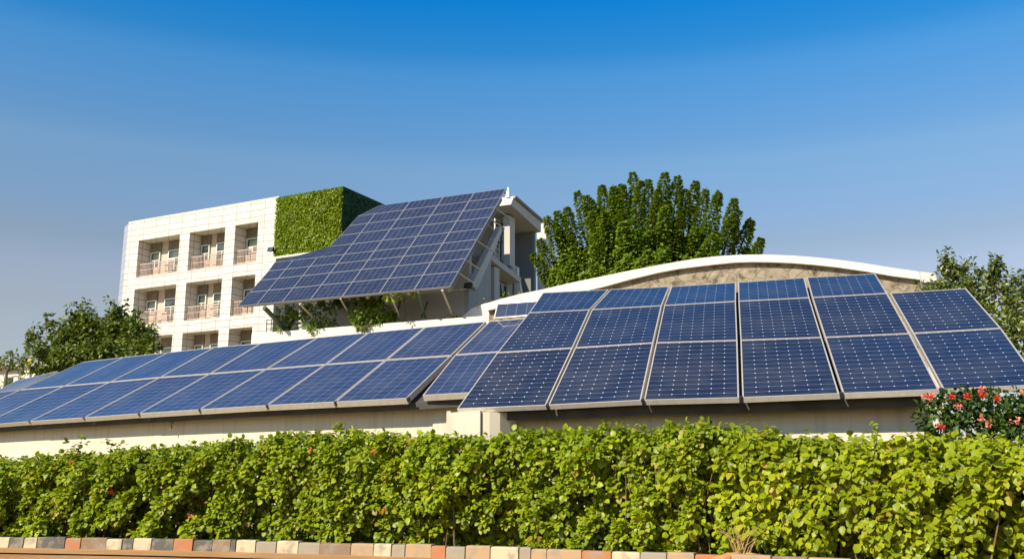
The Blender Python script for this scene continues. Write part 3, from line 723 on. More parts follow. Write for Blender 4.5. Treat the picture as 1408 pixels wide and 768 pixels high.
# column lines (bottom point, top point) in photo pixels; converted to points of the awning plane
colpx = [((324.8,422.5),(424,292)),((354.5,420),(456,290)),((388,416.3),(487,288)),((428,411.3),(521,285.5)),((470,406.5),(562,280.5)),((521,401.8),(608,274)),((570.3,397),(650.5,266.6)),((618.6,393.6),(695.8,259))]
xcol = []
for b, t in colpx: xcol.append((WF.loc(aw_pt(*b)).x, WF.loc(aw_pt(*t)).x))
print('XCOL', [(round(a,2), round(b,2)) for a, b in xcol])
xc = [0.5 * (a + b) for a, b in xcol]; xc[-1] = aB.x
# left boundary polyline
edge_px = [(324.8,422.5),(345,399.5),(365,377),(376,364),(379,357),(438,347),(450,342),(466,325.6),(479,311.6),(496.5,292.5),(519,285)]
edge_l = [WF.loc(aw_pt(*p)) for p in edge_px]
ez = np.array([p.z for p in edge_l]); ex = np.array([p.x for p in edge_l])
oo = np.argsort(ez); ez, ex = ez[oo], ex[oo]
def ax_left(z): return float(np.interp(z, ez, ex))
def aw_w(x, z):
    y = aB.y + (z - aB.z) / slope; return WF.wor((x, y, z))
AWHO = 'panels of the tilted awning'
RN = ['lowest row', 'second row up', 'third row up', 'fourth row up', 'fifth row up', 'sixth row up', 'seventh row up', 'eighth row up', 'top row']
# regular columns: average spacing
sp_ = (xc[-1] - xc[0]) / 7.0
print('awning spacing', sp_, [round(b - a, 2) for a, b in zip(xc[:-1], xc[1:])])
xreg = [xc[0] * 1.0 + 0 for _ in range(1)]
xreg = xc
for r in range(9):
    z0, z1 = zrow[r], zrow[r + 1]; l0, l1 = ax_left(z0 + .01), ax_left(z1 - .01)
    lm = max(l0, l1) if r < 8 else l1
    c0 = 0
    while c0 < 6 and xreg[c0 + 1] < max(l0, l1) + .45: c0 += 1
    for c in range(c0, 7):
        a0 = l0 if c == c0 else xreg[c]; a1 = l1 if c == c0 else xreg[c]
        k = 6 - c
        panel((aw_w(a0, z0), aw_w(xreg[c+1], z0), aw_w(xreg[c+1], z1), aw_w(a1, z1)), 0.09, 0.020, M['cells_awning'],
              f'solar panel of the tilted awning, {RN[r]}, {LN[k]}', AWHO, (0.006, 0.006, 0.006, 0.006), fm=M['alu_awning'])
# support frame of the awning
def wl(px, py, y): return WF.onY(px, py, y)
fr = empty('awning_frame', WF.o, WF.yaw, 'steel frame of struts and rafters carrying the tilted panel awning', 'support frame')
mb = MB()
up = Vector((0, -slope, 1)).normalized(); nl = Vector((0, -math.sin(math.atan(slope)), math.cos(math.atan(slope))))
for r in (0, 2, 4, 6, 9):
    z = zrow[r] + (.12 if r == 0 else -.12 if r == 9 else 0); y = aB.y + (z - aB.z) / slope
    xl_ = ax_left(min(max(z, ez[0]), ez[-1])) + .25
    o = Vector((0, y, z)) - nl * .17
    mb.tube([Vector((xl_, o.y, o.z)), Vector((aB.x - .05, o.y, o.z))], .07, 6)
mb.build('purlin', M['steel'], fr)
mb = MB()
for f in (0.0, .28, .52, .76, .985):
    x = xc[0] + 3.2 + (aB.x - xc[0] - 3.25) * f
    z0, z1 = zrow[0] + .1, zrow[-1] - .1
    zl_ = float(np.interp(x, ex, ez)) if x < ex[-1] else ez[-1]
    z1 = min(z1, zl_ - .35)
    if z1 < z0 + .5: continue
    p = Vector((x, aB.y + (z0 - aB.z) / slope, z0)) - nl * .32; q = Vector((x, aB.y + (z1 - aB.z) / slope, z1)) - nl * .32
    mb.tube([p, q], .10, 6)
mb.build('rafter', M['steel'], fr)
WY = 4.4            # local y of the wall under the awning
LY = 1.5           # local y of the ledge front
def low(px, py): return WF.onY(px, py, LY + .5)
def hi(px, py):
    p = WF.loc(aw_pt(px, py)); return p - nl * .12
for (a, b, m, rr) in (((411,415),(441,447),'steel',.055),((467,407.5),(487,443),'steel',.055),((535.6,402),(551,438),'steel',.055),((574,399),(585,436.5),'steel_green',.06),((607,396),(624,437),'steel',.065),
                  ((362,420),(394,454),'steel_green',.13),((409,431),(394,454),'steel_green',.10),((551,412),(543,440),'steel_green',.06),((588,414),(580,436),'steel_green',.05)):
    mb = MB(); p = hi(*a) if a[1] < 422 and a[0] not in (551, 588) else WF.onY(*a, LY + .9); mb.tube([p, low(*b)], rr, 6); mb.build('strut', M[m], fr)
# short outriggers on the right edge
mb = MB()
for r in (1, 2, 4, 6, 7):
    z = zrow[r]; y = aB.y + (z - aB.z) / slope
    p = Vector((aB.x - .02, y, z)) - nl * .1; mb.tube([p, p + Vector((.55, .75, -.45))], .045, 5)
mb.build('outrigger', M['steel'], fr)

# ---- the wing building
wing = empty('wing_building', WF.o, WF.yaw, 'grey plastered building wing with open side storeys behind the tilted awning', 'building')
SX = WF.onY(645, 400, WY).x         # local x of the side face
wxl = WF.onY(346, 460, LY).x
def sd(px, py, x=None): return WF.onX(px, py, SX if x is None else x)
print('WING side x', SX, 'awning right x', aB.x, 'wall y', WY, 'ledge left x', wxl, 'pts', sd(675,349), sd(716,382), sd(737,303), sd(699.5,270.5))
lzt = np.mean([WF.onY(x, y, LY).z for x, y in ((347,459),(460.7,451),(557,440),(660,434.5))]); lzb = WF.onY(676, 441.5, LY).z - 2.0
print('ledge z', [WF.onY(x, y, LY).z for x, y in ((347,459),(460.7,451),(557,440),(660,434.5))])
ler = WF.onY(676.5, 438, LY).x
mb = MB(); mb.box(wxl, ler, LY, WY, lzb, lzt); mb.box(wxl + .3, ler - .003, LY + .4, WY, -.06, lzb); mb.build('terrace', M['white'], wing)
# front wall under the awning with sloped shaded soffit above
zs = aB.z + (WY - aB.y) * slope
mb = MB(); mb.box(wxl + 1.0, SX - .003, WY + .003, WY + .3, lzt - 2, zs - .9); mb.build('front_wall', M['pale_plaster'], wing)
# parapet block at the right end of the terrace, between wall and arch
pb = WF.onY(673.5, 416, LY + .8); pa = WF.onY(640, 420, LY + .8)
mb = MB()
prof = [(pa.x - 1.2, lzt), (pa.x - .3, lzt + .12), (pa.x + .35, pb.z - .22), (pb.x - .25, pb.z), (pb.x, pb.z), (pb.x, lzt)]
mb.prism([Vector((x, LY + .8, z - (.003 if z == lzt else 0))) for x, z in prof], (0, .5, 0)); mb.build('parapet', M['white'], wing)
# main body following the awning slope
yb = sd(737, 303).y
def zaw(y): return aB.z + (y - aB.y) * slope
ytop = aT.y
poly = [Vector((0, WY + .31, -.06)), Vector((0, WY + .31, zaw(WY + .31) - .6)), Vector((0, ytop - .1, aT.z - .6)), Vector((0, ytop + .3, aT.z - .35)), Vector((0, sd(695, 282).y, sd(695, 282).z + .06)), Vector((0, yb - .01, sd(737, 320).z + .06)), Vector((0, yb - .01, -.06))]
bodyL = -4.6
mb = MB(); mb.prism([p + Vector((SX - 2.4, 0, 0)) for p in poly], (bodyL, 0, 0)); mb.build('body', M['grey_plaster'], wing)
# fascia and roof slab
fp = [sd(699.5, 270.5), sd(737, 303), sd(737, 320), sd(695, 282)]
mb = MB(); mb.prism([p + Vector((.35, 0, 0)) for p in fp], (-2.72, 0, 0)); mb.build('roof_slab', M['pale_plaster'], wing)
mb = MB(); g = [sd(699.3, 269.6), sd(737.4, 302.3), sd(737.4, 306), sd(699, 273.5)]
mb.prism([p + Vector((.47, 0, 0)) for p in g], (-.118, 0, 0)); mb.build('gutter', M['alu_dark'], wing)
mb = MB(); zb_ = sd(737, 320).z; mb.box(SX - 2.39, SX - .02, yb - .32, yb - .02, -.06, zb_ + .1); mb.build('rear_wall', M['shade_grey'], wing)
# lower side wall
sw = [sd(645, 420), sd(645, 398), sd(679, 324), sd(675, 349), sd(675, 418)]
sw = [Vector((SX, WY, lzt - 1)), Vector((SX, WY, sd(645, 398).z)), Vector((SX, sd(680, 320).y, sd(680, 320).z)), Vector((SX, sd(675.2, 346).y, sd(675.2, 346).z)), Vector((SX, sd(675.2, 346).y, lzt - 1))]
mb = MB(); mb.prism(sw, (-.3, 0, 0)); mb.build('side_wall', M['grey_plaster'], wing)
# slanted fin
fn = [sd(640, 394), sd(649, 397.5), sd(683.5, 318), sd(681.5, 311.5)]
mb = MB(); mb.prism([p + Vector((.35, 0, 0)) for p in fn], (-.347, 0, 0)); mb.build('fin', M['white'], wing)
# floor slab
y0, y1 = sd(675, 349).y, sd(716.5, 382).y
s0, s1 = sd(675, 349), sd(716.5, 381.7)
mb = MB(); th = .34
mb.prism([s0, s1, s1 - Vector((0, 0, th)), s0 - Vector((0, 0, th))], (-2.39, 0, 0)); mb.build('floor_slab', M['pale_plaster'], wing)
def side_rect(name, mat, xa, ya, xb, yb_, x, thick, parent=None):
    a, b = sd(xa, ya, SX + x), sd(xb, yb_, SX + x)
    mb = MB(); mb.box(SX + x - thick, SX + x, min(a.y, b.y), max(a.y, b.y), min(a.z, b.z), max(a.z, b.z)); return mb.build(name, mat, parent or wing)
def side_col(xa, xb, yt, yb_, x, dx):
    a, b = sd(xa, yt, SX + x), sd(xb, yb_, SX + x)
    mb = MB(); mb.box(SX + x - dx, SX + x, a.y, b.y, b.z, a.z); return mb.build('column', M['pale_plaster'], wing)
side_col(701, 708, 296, 368, -.25, .45)
side_col(680, 686.5, 366, 420, -.15, .4)
g1 = side_rect('window', M['frame_white'], 680, 303, 682, 352, -.7, .1)
# glazing on the upper storey
def glazing(xa, ya, xb, yb_, x, nxx, nz):
    a, b = sd(xa, ya, SX + x), sd(xb, yb_, SX + x); y0, y1, z0, z1 = min(a.y, b.y), max(a.y, b.y), min(a.z, b.z), max(a.z, b.z)
    mb = MB(); w = .05
    for i in range(nxx + 1):
        y = y0 + (y1 - y0 - w) * i / nxx; mb.box(SX + x - .08, SX + x, y, y + w, z0, z1)
    for i in range(nz + 1):
        z = z0 + (z1 - z0 - w) * i / nz; mb.box(SX + x - .075, SX + x - .005, y0 + .001, y1 - .001, z, z + w)
    o = mb.build('window', M['frame_white'], wing)
    mb = MB(); mb.box(SX + x - .05, SX + x - .03, y0 + .01, y1 - .01, z0 + .01, z1 - .01); mb.build('pane', M['glass'], o)
bpy.data.objects.remove(g1)
glazing(681, 300, 700, 362, -.9, 3, 2)
glazing(686.5, 388, 697, 415, -.8, 1, 1)
side_rect('curtain', M['curtain'], 707, 386, 714, 412, -.6, .04)
side_rect('door', M['dark_room'], 675.5, 356, 680, 418, -.5, .06)
side_rect('inner_wall', M['grey_plaster'], 698, 384, 706.5, 418, -.7, .1)
# balcony rail on the upper floor
mb = MB(); a, b = s0 + Vector((-.1, .1, 0)), s1 + Vector((-.1, -.2, 0))
for h in (.35, .7, 1.0):
    q = a.lerp(b, .30); mb.tube([a + Vector((0, 0, h)), q + Vector((0, 0, h))], .025, 5)
for i in range(5): 
    q = a.lerp(b, .30 * i / 4); mb.tube([q, q + Vector((0, 0, 1.0))], .025, 5)
mb.build('railing', M['frame_white'], wing)
# white leaning post at the corner and the ridge post
mb = MB(); a, b = sd(714.2, 385), sd(717.5, 408); mb.prism([a, a + Vector((0, .18, 0)), b + Vector((0, .3, 0)), b + Vector((0, -.05, 0))], (-.3, 0, 0)); mb.build('post', M['frame_white'], wing)
mb = MB(); a = WF.onX(698.5, 272, aB.x + .25); c = WF.onX(699, 258, aB.x + .25); mb.hexa([a + Vector((-.12,-.1,0)), a + Vector((.12,-.1,0)), a + Vector((.12,.1,0)), a + Vector((-.12,.1,0))],
     [c + Vector((-.03,-.05,0)), c + Vector((.06,-.05,0)), c + Vector((.06,.05,0)), c + Vector((-.03,.05,0))]); mb.build('ridge_post', M['frame_white'], wing)
# chimney block behind the roof
ch = empty('chimney', WF.wor((SX - .2, yb + 1.2, 0)), WF.yaw, 'white chimney block with a dark cap behind the wing roof', 'chimney')
cF = Frame(WF.wor((SX - .2, yb + 1.2, 0)), WF.yaw); a, b = cF.onY(738.5, 306), cF.onY(751, 350)
mb = MB(); mb.box(a.x, b.x, 0, 1.0, -.06, a.z); mb.build('stack', M['white'], ch)
mb = MB(); mb.box(a.x - .12, b.x + .12, -.12, 1.12, a.z + .002, a.z + .10); mb.build('cap', M['dark_metal'], ch)
mb = MB(); mb.box(b.x - .12, b.x + .12, -.1, -.002, a.z - .75, a.z - .45); mb.box(b.x - .03, b.x + .1, -.09, -.003, a.z - .44, a.z - .18); mb.build('bracket', M['terracotta'], ch)
# air conditioner on the balcony slab
p = sd(712, 370, SX - .2)
def air_con(c):
    o = empty('air_conditioner', WF.wor(c), WF.yaw, 'small white air conditioner unit on the upper floor slab beside the tree', 'air conditioner')
    mb = MB(); mb.box(-.18, .18, -.42, .42, .05, .62); mb.build('case', M['frame_white'], o)
    mb = MB()
    for k in range(7): mb.box(.181, .2, -.36, .1, .12 + k*.065, .145 + k*.065)
    mb.build('grille', M['alu_dark'], o)
    mb = MB(); mb.box(-.15, .15, -.35, -.28, 0, .049); mb.box(-.15, .15, .28, .35, 0, .049); mb.build('feet', M['dark_metal'], o)
k = s0.lerp(s1, .93); air_con(Vector((SX - .35, k.y, k.z)))
# floodlights
def flood(loc, yaw, label, s=1.0):
    o = empty('floodlight', loc, yaw, label, 'floodlight')
    mb = MB(); mb.tube([(0, 0, 0), (0, -.25*s, .12*s), (0, -.5*s, .12*s)], .03*s, 6); mb.build('bracket', M['dark_metal'], o)
    mb = MB(); mb.hexa([Vector((-.22*s,-.75*s,-.02*s)), Vector((.22*s,-.75*s,-.02*s)), Vector((.16*s,-.45*s,.0)), Vector((-.16*s,-.45*s,.0))],
                       [Vector((-.22*s,-.62*s,.28*s)), Vector((.22*s,-.62*s,.28*s)), Vector((.14*s,-.42*s,.2*s)), Vector((-.14*s,-.42*s,.2*s))]); mb.build('lamp_head', M['dark_metal'], o)
    mb = MB(); mb.add([(-.19*s,-.752*s,.0),(.19*s,-.752*s,.0),(.19*s,-.632*s,.26*s),(-.19*s,-.632*s,.26*s)],[(0,1,2,3)]); mb.build('lens', M['glass'], o)
flood(WF.wor(WF.onY(652, 399, WY)), 24, 'dark floodlight on the wing wall below the right end of the awning', 1.1)
flood(BF.wor(BF.onY(381, 348, 0)), 27, 'dark floodlight on the tiled facade at the lower corner of the living wall', 1.0)
# small rail on the terrace
mb = MB(); a, b = WF.onY(366, 458, LY + .2), WF.onY(379, 456, LY + .2); b.z = a.z = lzt
for h in (.25, .5, .75): mb.tube([a + Vector((0, 0, h)), b + Vector((0, 0, h))], .022, 5)
for i in range(3): q = a.lerp(b, i/2); mb.tube([q, q + Vector((0, 0, .78))], .025, 5)
o = mb.build('rail', M['steel_green']); o.location = WF.o; o.rotation_euler = (0, 0, -R(WF.yaw))
tag(o, 'short dark metal rail at the left end of the white terrace', 'rail')

# ================================================================== HEDGE
htop = np.array([(-300,640),(0,630),(100,624),(200,618),(300,608),(400,598),(470,592),(520,598),(600,599),(660,601),(720,594),(800,590),(900,588),(1000,580),(1060,593),(1110,602),(1150,605),(1230,604),(1265,597),(1330,600),(1408,604),(1700,606)], float)
def hedge_h(s):
    p, t, n = kpt(s); q = p + n * .8
    px = proj((q[0], q[1], 1.2))[0]; y = np.interp(px, htop[:, 0], htop[:, 1])
    d = ray(px, y); return float(CAM_H + d.z / d.y * q[1])
HS = np.linspace(0, SMAX, 200); HH = np.array([hedge_h(s) for s in HS]); HH = np.clip(HH - .045, .8, 1.9)
def ktv(s):
    px = np.interp(s, kS, kd[:, 0]); py = np.interp(s, kS, kd[:, 1]); tx = np.interp(s, kS, ktan[:, 0]); ty = np.interp(s, kS, ktan[:, 1])
    l = np.hypot(tx, ty); return np.stack([px, py], 1), np.stack([tx / l, ty / l], 1)
def lump(s, z, k=0.0):
    return (.5*np.sin(2.1*s + 1.3*z + k) + .5*np.sin(3.7*s - 2.4*z + 1.7 + k) + .45*np.sin(6.3*s + 4.1*z + .4 + k) + .35*np.sin(9.7*s - 7.3*z + 2.2)) / 1.2
def hedge(name, label, s0, s1, mat, size, wid, nl, rad, dens, big_droop, fade):
    root = empty(name, (0, 0, 0), 0, label, 'hedge')
    L = s1 - s0
    # front face: boughs, each a drooping run of leaf whorls with a dark cleft round it
    nb = int(L * 1.4 * 17); sb = rng.uniform(s0, s1, nb); qb = rng.uniform(0.02, 1, nb) ** .95
    hb = np.interp(sb, HS, HH); ob = rng.uniform(.12, .40, nb)
    kk = 6; tt = np.tile(np.linspace(-.5, .5, kk), nb) + rng.normal(0, .10, nb * kk)
    lb = np.repeat(rng.uniform(.16, .34, nb), kk); slant = np.repeat(rng.normal(-.55, .3, nb), kk)
    s = np.repeat(sb, kk) + tt * lb * slant * -1 + rng.normal(0, .045, nb * kk)
    h = np.interp(s, HS, HH); z = np.repeat(.15 + (hb - .2) * qb, kk) + tt * lb + rng.normal(0, .03, nb * kk)
    z = np.clip(z, .14, h - .02); q = z / h; n = len(s)
    P2, T2 = ktv(s); Nn = np.stack([-T2[:, 1], T2[:, 0]], 1)
    off = np.repeat(ob, kk) + tt * .10 + .06 + .07 * lump(s, z) + .30 * np.clip((q - .72) / .28, 0, 1) ** 2 + .10 * np.clip(.25 - q, 0, 1) + rng.uniform(0, .07, n)
    C = np.concatenate([P2 + Nn * off[:, None], z[:, None]], 1)
    AX = np.concatenate([-Nn * .9 + T2 * rng.normal(0, .25, (n, 1)) - T2 * .15, (.40 + .35 * q + rng.normal(0, .18, n))[:, None]], 1)
    # top face
    m = int(L * 1.05 * dens * .8); s_ = rng.uniform(s0, s1, m); d = rng.uniform(.5, 1.5, m); h_ = np.interp(s_, HS, HH)
    P3, T3 = ktv(s_); N3 = np.stack([-T3[:, 1], T3[:, 0]], 1)
    z3 = h_ - .05 + .055 * lump(s_, d * 2, 2.0) + rng.uniform(-.08, .04, m)
    C2 = np.concatenate([P3 + N3 * d[:, None], z3[:, None]], 1)
    AX2 = np.concatenate([-N3 * .35 + rng.normal(0, .25, (m, 2)), np.ones((m, 1))], 1)
    C, AX = np.concatenate([C, C2]), np.concatenate([AX, AX2])
    s_all = np.concatenate([s, s_]); f0, f1 = fade
    pk = np.interp(s_all, [min(f0, f1), max(f0, f1)], [1, 0] if f0 < f1 else [0, 1]); kp_ = rng.uniform(0, 1, len(s_all)) < pk
    C, AX = C[kp_], AX[kp_]
    P, A, N = rosettes(C, AX, rad, nl, (20, 105), big_droop, .3)
    sz = np.repeat(rng.uniform(.7, 1.2, len(C)), nl) * rng.uniform(.55, 1.2, len(P)) * size
    keep = P[:, 2] > .08
    # inner fill
    k = int(L * 3000); s2 = rng.uniform(s0, s1, k); d2 = rng.uniform(.62, 1.5, k); h2 = np.interp(s2, HS, HH)
    P4, T4 = ktv(s2); N4 = np.stack([-T4[:, 1], T4[:, 0]], 1)
    Pi = np.concatenate([P4 + N4 * d2[:, None], rng.uniform(.08, 1, (k, 1)) * (h2 - .1)[:, None]], 1)
    Pa = np.concatenate([P[keep], Pi]); Aa = np.concatenate([A[keep], rng.normal(0, 1, (k, 3)) - [0, 0, .3]]); Na = np.concatenate([N[keep], rng.normal(0, 1, (k, 3))])
    sa = np.concatenate([sz[keep], np.full(k, size * 1.25)])
    f = leaves('foliage', Pa, Aa, Na, sa, wid, mat, root, big=True)
    mb = MB()
    for i in range(int(L * 9)):
        s_i = random.uniform(s0, s1); p, t, nn = kpt(s_i); hh = float(np.interp(s_i, HS, HH))
        a = p + nn * random.uniform(.38, .9); b = a + t * random.uniform(-.15, .15) + nn * random.uniform(-.12, .1); c = b + t * random.uniform(-.2, .2)
        mb.tube([(*a, .03), (*b, hh * .4), (*c, hh * .85)], random.uniform(.006, .013), 5, .003)
    st = mb.build('stems', M['twig'], root); st['kind'] = 'stuff'
    return root
sA0, sA1, sB0 = 0.0, s_of_px(1090), s_of_px(850)
hA = hedge('hedge', 'long clipped hedge of small round leaves behind the painted kerb, left of the dry tuft', sA0, sA1, M['hedge_leaf'], .072, .85, 22, .095, 60, .6, (s_of_px(870), s_of_px(1090)))
hB = hedge('hedge', 'hedge stretch of larger yellow-green leaves below the red flowers at the right', sB0, SMAX, M['hedge_leaf_big'], .098, .75, 12, .115, 56, .85, (s_of_px(1060), s_of_px(850)))
# shoots standing above the hedge
def on_hedge(px, py, off):
    s = s_of_px(px); p, t, n = kpt(s); q = p + n * off
    for _ in range(4):
        x = proj((q[0], q[1], 1.3))[0]; s += (px - x) / 95.0; p, t, n = kpt(s); q = p + n * off
    d = ray(px, py); return EYE + d * (q[1] / d.y)
def shoot(par, px, py, nr, mat):
    tip = on_hedge(px, py, .8); C = []; mb = MB()
    base = tip - Vector((.05, 0, .30)); mb.tube([base, tip - Vector((.03, 0, .1)), tip], .006, 5, .003)
    mb.build('shoot_stem', M['twig'], par)
    C = np.array([list(tip - Vector((random.uniform(-.05, .1), 0, .07 * i))) for i in range(nr)])
    P, A, N = rosettes(C, np.tile([0, -.3, 1.], (nr, 1)), .05, 6, (40, 110), .2)
    leaves('shoot_leaves', P, A, N, .085, .7, mat, par, True)
for x, y in ((104, 609), (113, 604), (156, 607), (166, 611)): shoot(hA, x, y, 3, M['dark_leaf'])
for x, y in ((476, 581), (470, 588)): shoot(hA, x, y, 3, M['hedge_leaf_big'])
for x, y in ((1060, 586), (1052, 590), (1208, 588)): shoot(hB, x, y, 2, M['hedge_leaf'])
def petals(c, r, n, mat, par, size, name='flower'):
    C = np.array([list(c)]); P, A, N = rosettes(np.repeat(C, n // 6, 0) + rng.normal(0, r * .45, (n // 6, 3)), unit(rng.normal(0, .5, (n // 6, 3)) + np.array([-.3, -1, .5])), r * .35, 6, (15, 90), 0.0)
    return leaves(name, P, A, N, size, .8, mat, par)
for x, y, m in ((155, 677, 'red'), (262, 712, 'orange'), (100, 636, 'orange'), (75, 689, 'yellow'), (426, 620, 'orange'), (515, 621, 'orange'), (527, 703, 'red'), (150, 674, 'red')):
    petals(on_hedge(x, y, .27), .028, 12, M[m], hA, .045)

# dry tuft on the kerb
b0 = on_hedge(1020, 757, .16); b0.z = .12
tf = empty('dry_grass_tuft', b0, 0, 'tuft of dry straw coloured stalks on orange soil at the kerb', 'dry grass')
mb = MB()
for i in range(22):
    a = random.uniform(-.9, .9); l = random.uniform(.2, .42); o = Vector((random.uniform(-.06, .06), random.uniform(-.03, .03), 0))
    mb.tube([o, o + Vector((math.sin(a) * l * .35, -.02, l * .55)), o + Vector((math.sin(a) * l * .8 + random.uniform(-.03, .03), -.04, l * math.cos(a * .8)))], .0045, 4, .002)
mb.build('stalks', M['straw'], tf)
mb = MB(); mb.ball((0, 0, -.02), .3, 12, .22)
mb.v = [(x * 1.1 + random.uniform(-.012, .012), y * .24, z + random.uniform(-.012, .012)) for x, y, z in mb.v]
mb.build('soil_mound', M['gutter'], tf)

# ================================================================== TREES
def ell_rosettes(c, r, n, up=.5, shell=.55):
    """whorl centres spread through an ellipsoid, denser near its surface, axes outward"""
    D = unit(rng.normal(0, 1, (n, 3))); rr = rng.uniform(shell, 1.0, n) ** .7
    C = np.array(c) + D * rr[:, None] * np.array(r); AX = D + np.array([0, 0, up]) + rng.normal(0, .25, (n, 3)); return C, AX
def bush(name, label, cat, lumps, leaf, wid, nl, dens, mat, group=None, rad=.2, base=None, trunk_r=.12, droop=.3, depth=.8, parent=None, sprigs=0):
    """lumps: (px, py, Y, rx, ry) ellipses seen in the photo, each given its own depth"""
    cs = []
    for (px, py, Y, rx, ry) in lumps:
        c = atY(px, py, Y); k = Y / FOC; cs.append((c, (rx * k, max(rx, ry) * k * depth, ry * k)))
    if base is None: base = Vector((sum(c.x for c, _ in cs) / len(cs), sum(c.y for c, _ in cs) / len(cs), -.06))
    root = parent or empty(name, base, 0, label, cat, group)
    o = root.location
    Cs, As = [], []
    for c, r in cs:
        n = max(5, int(dens * (r[0] * r[1] + r[0] * r[2] + r[1] * r[2]) * 4))
        C, A = ell_rosettes(tuple(c - o), r, n); Cs.append(C); As.append(A)
    C, A = np.concatenate(Cs), np.concatenate(As)
    P, Ax, N = rosettes(C, A, rad, nl, (20, 105), droop, .35)
    if sprigs:
        for c, r in cs:
            for _ in range(sprigs):
                dd = Vector((random.gauss(0, .7), random.gauss(-.3, .5), random.uniform(.25, 1.1))).normalized()
                st = c - o + Vector((dd.x * r[0], dd.y * r[1], dd.z * r[2])) * .85; ln = leaf * random.uniform(1.5, 3.5)
                Cx = np.array([list(st + (dd * .5 + Vector((0, 0, .6))) * ln * t_) for t_ in (.2, .5, .8, 1.0)])
                p_, a_, n_ = rosettes(Cx, np.tile(list(dd + Vector((0, 0, .6))), (4, 1)), rad * .5, 6, (30, 110), droop)
                P, Ax, N = np.concatenate([P, p_]), np.concatenate([Ax, a_]), np.concatenate([N, n_])
    f = leaves('crown', P, Ax, N, leaf * rng.uniform(.7, 1.2, len(P)), wid, mat, root)
    if trunk_r:
        mb = MB(); cen = sum((c for c, _ in cs), Vector()) / len(cs) - o
        mid = Vector((cen.x * .6, cen.y * .6, max(.4, cen.z - max(r[2] for _, r in cs) * 1.2)))
        mb.tube([Vector((0, 0, 0)), mid * .5 + Vector((.05, 0, 0)), mid], trunk_r, 8, trunk_r * .6)
        for c, r in cs:
            mb.tube([mid, (mid + (c - o)) / 2 + Vector((random.uniform(-.2, .2), random.uniform(-.2, .2), .1)), c - o + Vector((0, 0, r[2] * .5))], trunk_r * .5, 6, trunk_r * .1)
        mb.build('trunk', M['bark'], root)
    return root

# ---- the large tree of upright leafy spires
TY = 45.0
tc = atY(885, 432, TY)
big = empty('tree', (tc.x, tc.y, -.06), 0, 'large round tree of upright leafy spires behind the arched wall', 'tree')
# spire tips: those on the outline are placed, the rest are spread over the dome
tips = []
for x, y in ((741,330),(733,350),(764,310),(779,287),(793,266),(806,270),(812,276),(827,257),(843,258),(855,255),(870,239),(881,250),(892,249),(915,239),(932,244),(957,251),(971,262),(988,266),(1010,275),(1016,292),(1033,304),(1047,329),(1030,345),(752,300),(766,292),(848,262),(905,262),(943,262)):
    tips.append(atY(x, y, TY + random.uniform(-1.2, 1.2)))
Rx, Rz, Ry = 5.6, 6.1, 5.2
for i in range(300):
    a = random.uniform(0, 2 * math.pi); e = math.asin(random.uniform(-.12, .97)); k = random.uniform(.66, .93)
    d = Vector((math.cos(e) * math.cos(a), math.cos(e) * math.sin(a), math.sin(e)))
    tips.append(Vector((tc.x + d.x * Rx * k, tc.y + d.y * Ry * k, tc.z + d.z * Rz * k)))
PP, AA, NN, SS = [], [], [], []
mb = MB()
for it, tp in enumerate(tips):
    edge_ = it < 28
    rel = tp - tc; rad_d = Vector((rel.x / Rx, rel.y / Ry, max(rel.z, 0) / Rz)).normalized()
    ax = (rad_d * .55 + Vector((0, 0, .70)) + Vector((random.uniform(-.12, .12), random.uniform(-.12, .12), 0))).normalized()
    Ln = random.uniform(1.7, 2.6); R0 = random.uniform(.38, .46) if edge_ else random.uniform(.46, .60)
    if edge_: Ln = random.uniform(2.0, 2.8)
    n = 760
    ti = np.floor(rng.uniform(0, 1, n) * Ln / .15) * .15 / Ln + rng.normal(0, .012, n)       # stacked whorls
    ph = rng.uniform(0, 2 * np.pi, n)
    a = np.array(ax); b1 = np.cross(a, [0.3, .9, .1]); b1 /= np.linalg.norm(b1); b2 = np.cross(a, b1)
    rr = R0 * np.clip(np.clip(ti, 0, 1) ** .62 * 1.05 + .12, 0, 1.0) * rng.uniform(.35, .85, n)
    out = np.cos(ph)[:, None] * b1 + np.sin(ph)[:, None] * b2
    c = np.array(tp) - a[None] * (ti * Ln)[:, None] + out * rr[:, None]
    PP.append(c); AA.append(out + np.array([0, 0, -.25]) + a * .15 + rng.normal(0, .22, (n, 3))); NN.append(a[None] * .7 + out * .7 + rng.normal(0, .2, (n, 3))); SS.append(rng.uniform(.13, .23, n))
    mb.tube([tp - ax * Ln * 1.2 - Vector(tc) + (tc - Vector((big.location))) , tp - ax * .3 - Vector(big.location)], .05, 4, .015)
k = 7000; D = unit(rng.normal(0, 1, (k, 3))); D[:, 2] = np.abs(D[:, 2])
PP.append(np.array(tc) + D * (rng.uniform(.2, .58, (k, 1))) * np.array([[Rx, Ry, Rz]])); AA.append(rng.normal(0, 1, (k, 3))); NN.append(rng.normal(0, 1, (k, 3))); SS.append(rng.uniform(.16, .26, k))
P = np.concatenate(PP) - np.array(big.location)
leaves('crown', P, np.concatenate(AA), np.concatenate(NN), np.concatenate(SS), .75, M['tree_leaf'], big, False)
c0 = tc - Vector(big.location)
mb.tube([Vector((0, 0, 0)), Vector((.1, .05, c0.z * .5)), Vector((0, 0, c0.z - 1.5)), Vector((0, 0, c0.z))], .42, 10, .2)
for tp in tips[::5]:
    q = tp - Vector(big.location); m_ = c0 + (q - c0) * .45 - Vector((0, 0, .4))
    mb.tube([Vector((0, 0, c0.z - 2.0)), m_, c0 + (q - c0) * .75], .11, 5, .04)
mb.build('trunk', M['bark'], big)

